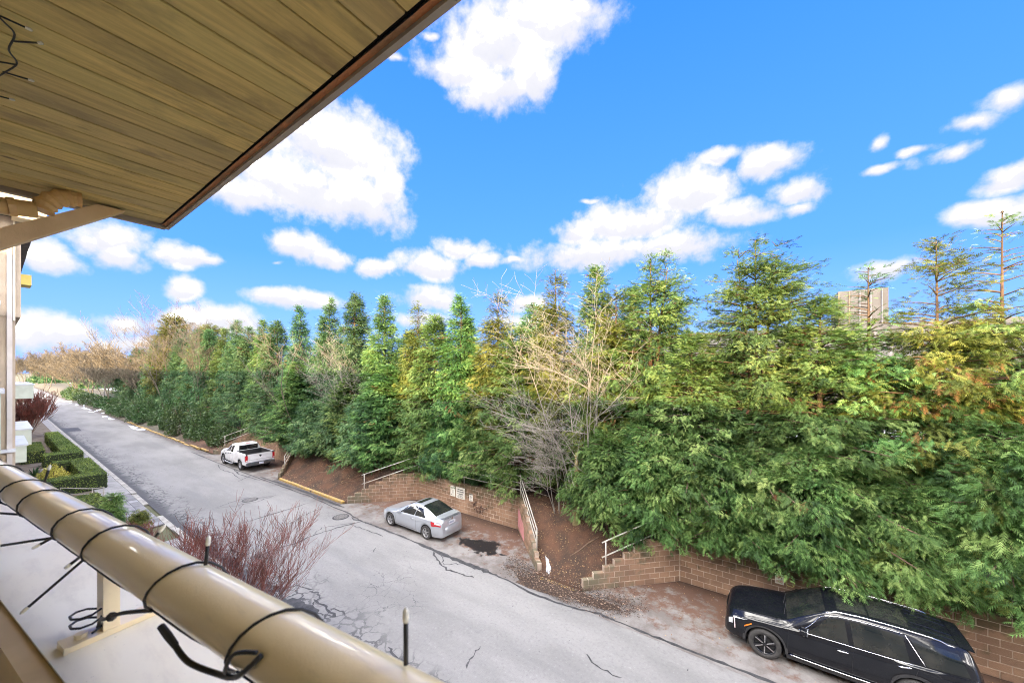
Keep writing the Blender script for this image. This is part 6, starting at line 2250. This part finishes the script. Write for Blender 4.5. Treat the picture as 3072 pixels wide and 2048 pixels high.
# ---------------- white pickup
def white_pickup(loc):
    t = thing('pickup_truck', 'white extended-cab pickup truck with an empty black-lined bed', 'truck', loc)
    A = [(0, .40, .49)]
    sh = Shell(top=[(-1.0, .80), (-.985, 1.02), (-.93, 1.12), (-.7, 1.19), (-.3, 1.245), (.1, 1.28), (.34, 1.30), (.48, 1.35), (.75, 1.53), (1.0, 1.69), (1.2, 1.80), (1.4, 1.855), (1.8, 1.88), (2.2, 1.87), (2.36, 1.845), (2.41, 1.78), (2.46, 1.45), (2.475, 1.30), (2.48, .7)],
               wid=[(-1.0, .72), (-.95, .84), (-.8, .93), (-.5, .99), (0, 1.005), (2.48, 1.005)],
               belt=[(-1.0, .72), (-.95, .92), (-.8, 1.02), (-.4, 1.09), (0, 1.14), (.5, 1.19), (1.2, 1.21), (2.4, 1.24), (2.465, 1.24), (2.48, .6)],
               rw=[(-1.0, .55), (-.9, .70), (-.5, .80), (.3, .83), (.6, .81), (.95, .765), (1.3, .735), (1.8, .72), (2.35, .715), (2.46, .74), (2.48, .7)],
               sill=.44, arches=A, x0=-1.0, x1=2.48)
    sh.body(90).build('cab', m_whitep, t, smooth=True, fix=True)
    patch(lambda x, u: sh.top_pt(x, u), lin(.50, 1.20, 10), lin(-.94, .94, 12)).build('windscreen', m_carglass, t, smooth=True)
    # rear window, third lamp
    MB().box(2.470, 2.492, -.66, .66, 1.33, 1.76).build('rear_window', m_carglass, t, bevel=.008)
    MB().box(2.30, 2.40, -.13, .13, 1.875, 1.91).build('third_brake_lamp', m_redlamp, t, bevel=.01)
    for s_ in (-1, 1):
        side_window(sh, .70, 1.10, 1.48, 1.45, .06, .84, s_).build('door_window', m_carglass, t, smooth=True)
        side_window(sh, 1.58, 1.55, 2.02, 1.98, .06, .84, s_).build('door_window', m_carglass, t, smooth=True)
        for xx in (.50, 1.53, 2.18):
            line_on(lambda q: sh.low_pt(xx, q, -.001, s_), lin(.03, .98, 6), .006).build('door_seam', m_darkgap, t)
        for xh in (1.30, 1.72):
            c = sh.low_pt(xh, .86, .012, s_)
            MB().cbox(c, (.17, .03, .045)).build('door_handle', m_blackplastic, t, bevel=.008)
        c = sh.side_pt(.78, .10, .14, s_)
        MB().cbox((c[0], c[1], c[2] + .08), (.12, .22, .22), rz=.15 * s_).build('mirror', m_whitep, t, bevel=.03, smooth=True)
        MB().tube([(.55, s_ * 1.02, .40), (.75, s_ * 1.05, .36), (2.0, s_ * 1.05, .36), (2.2, s_ * 1.02, .40)], .05, 8).build('side_step', m_alloy, t, smooth=True)
        patch(lambda u, v: sh.low_pt(-.92 + .32 * u, .55 + .40 * v, .008, s_), lin(0, 1, 4), lin(0, 1, 3)).build('head_lamp', m_lamp, t, smooth=True)
        wheel_well(t, 0, .40, .49, s_ * .985, s_ * .62)
        wheel(t, 0, s_ * .86, .40, .265, .235, 'truck', s_)
        wheel(t, 3.57, s_ * .86, .40, .265, .235, 'truck', s_)
        wheel_well(t, 3.57, .40, .49, s_ * .985, s_ * .62)
        MB().tube([(.62, s_ * 1.008, .98), (.66, s_ * 1.012, .98)], .035, 10).build('badge', m_blackplastic, t)
    # load bed: outer sides with wheel arch, liner, tailgate
    xs_ = sorted(set(lin(2.52, 4.76, 60)))
    for s_ in (-1, 1):
        bed = MB()
        prof = lambda x: [(.985, max(.52, .40 + math.sqrt(max(0, .49 ** 2 - (x - 3.57) ** 2)) if abs(x - 3.57) < .49 else .52)), (1.012, .80), (1.015, 1.0), (1.0, 1.22), (1.0, 1.36), (.985, 1.385), (.93, 1.385), (.92, 1.36)]
        V, F = [], []
        for x in xs_:
            pf = prof(x)
            z0 = pf[0][1]
            for (y, z) in pf:
                V.append((x, s_ * y, max(z, z0 + .01 * (z > z0)) if z < .95 else z))
        m = 8
        for i in range(len(xs_) - 1):
            for j in range(m - 1):
                F.append((i * m + j, (i + 1) * m + j, (i + 1) * m + j + 1, i * m + j + 1))
        bed.add(V, F)
        bed.add([V[k] for k in range(m)], [tuple(range(m))])
        bed.build('bed_side', m_whitep, t, smooth=True, fix=True)
    ln = MB()
    ln.box(2.53, 4.70, -.92, .92, .78, .82)
    ln.box(2.53, 4.70, -.925, -.90, .82, 1.365).box(2.53, 4.70, .90, .925, .82, 1.365).box(2.53, 2.56, -.90, .90, .82, 1.36).box(4.67, 4.70, -.90, .90, .82, 1.36)
    ln.build('bed_liner', m_blackplastic, t)
    MB().box(2.50, 2.56, -.93, .93, 1.36, 1.39).build('bed_rail', m_whitep, t, bevel=.008)
    tg = MB().box(4.70, 4.79, -.86, .86, .72, 1.385).build('tailgate', m_whitep, t, bevel=.018)
    MB().box(4.789, 4.794, -.80, .80, .905, .915).build('crease', m_bumper_steel, tg)
    MB().box(4.70, 4.80, -.86, .86, 1.372, 1.40).build('top_lip', m_blackplastic, tg, bevel=.006)
    em = MB()
    pts2 = [(-.07, .06), (.07, .06), (.085, .0), (.05, -.07), (0, -.10), (-.05, -.07), (-.085, .0)]
    em.add([(4.797, y, 1.18 + z) for y, z in pts2] + [(4.79, y, 1.18 + z) for y, z in pts2], [tuple(range(7))] + [(i, (i + 1) % 7, 7 + (i + 1) % 7, 7 + i) for i in range(7)])
    em.build('emblem', m_blackplastic, tg)
    for s_ in (-1, 1):
        y0_, y1_ = sorted((s_ * .865, s_ * 1.018))
        MB().box(4.62, 4.80, y0_, y1_, .82, 1.26).build('tail_lamp', m_redlamp, t, bevel=.02)
        MB().box(4.795, 4.806, min(s_ * .88, s_ * 1.0), max(s_ * .88, s_ * 1.0), .86, .93).build('reverse_lamp', m_pinklamp, t)
        MB().box(4.60, 4.78, min(s_ * .865, s_ * 1.0), max(s_ * .865, s_ * 1.0), .55, .815).build('corner_panel', m_whitep, t, bevel=.015)
    MB().box(4.74, 4.96, -.99, .99, .50, .70).build('rear_bumper', m_bumper_steel, t, bevel=.03)
    plate_at(t, (4.968, 0, .62), .30, .15)
    MB().box(-.8, 4.5, -.6, .6, .32, .55).build('chassis', m_darkgap, t)
    MB().box(2.50, 2.53, -.95, .95, .6, 1.30).build('bed_front', m_whitep, t)
    return t


silver_coupe((-15.82, 12.58, 0.006))
black_suv((-0.106, 13.19, 0.006))
white_pickup((-37.88, 12.36, 0.006))
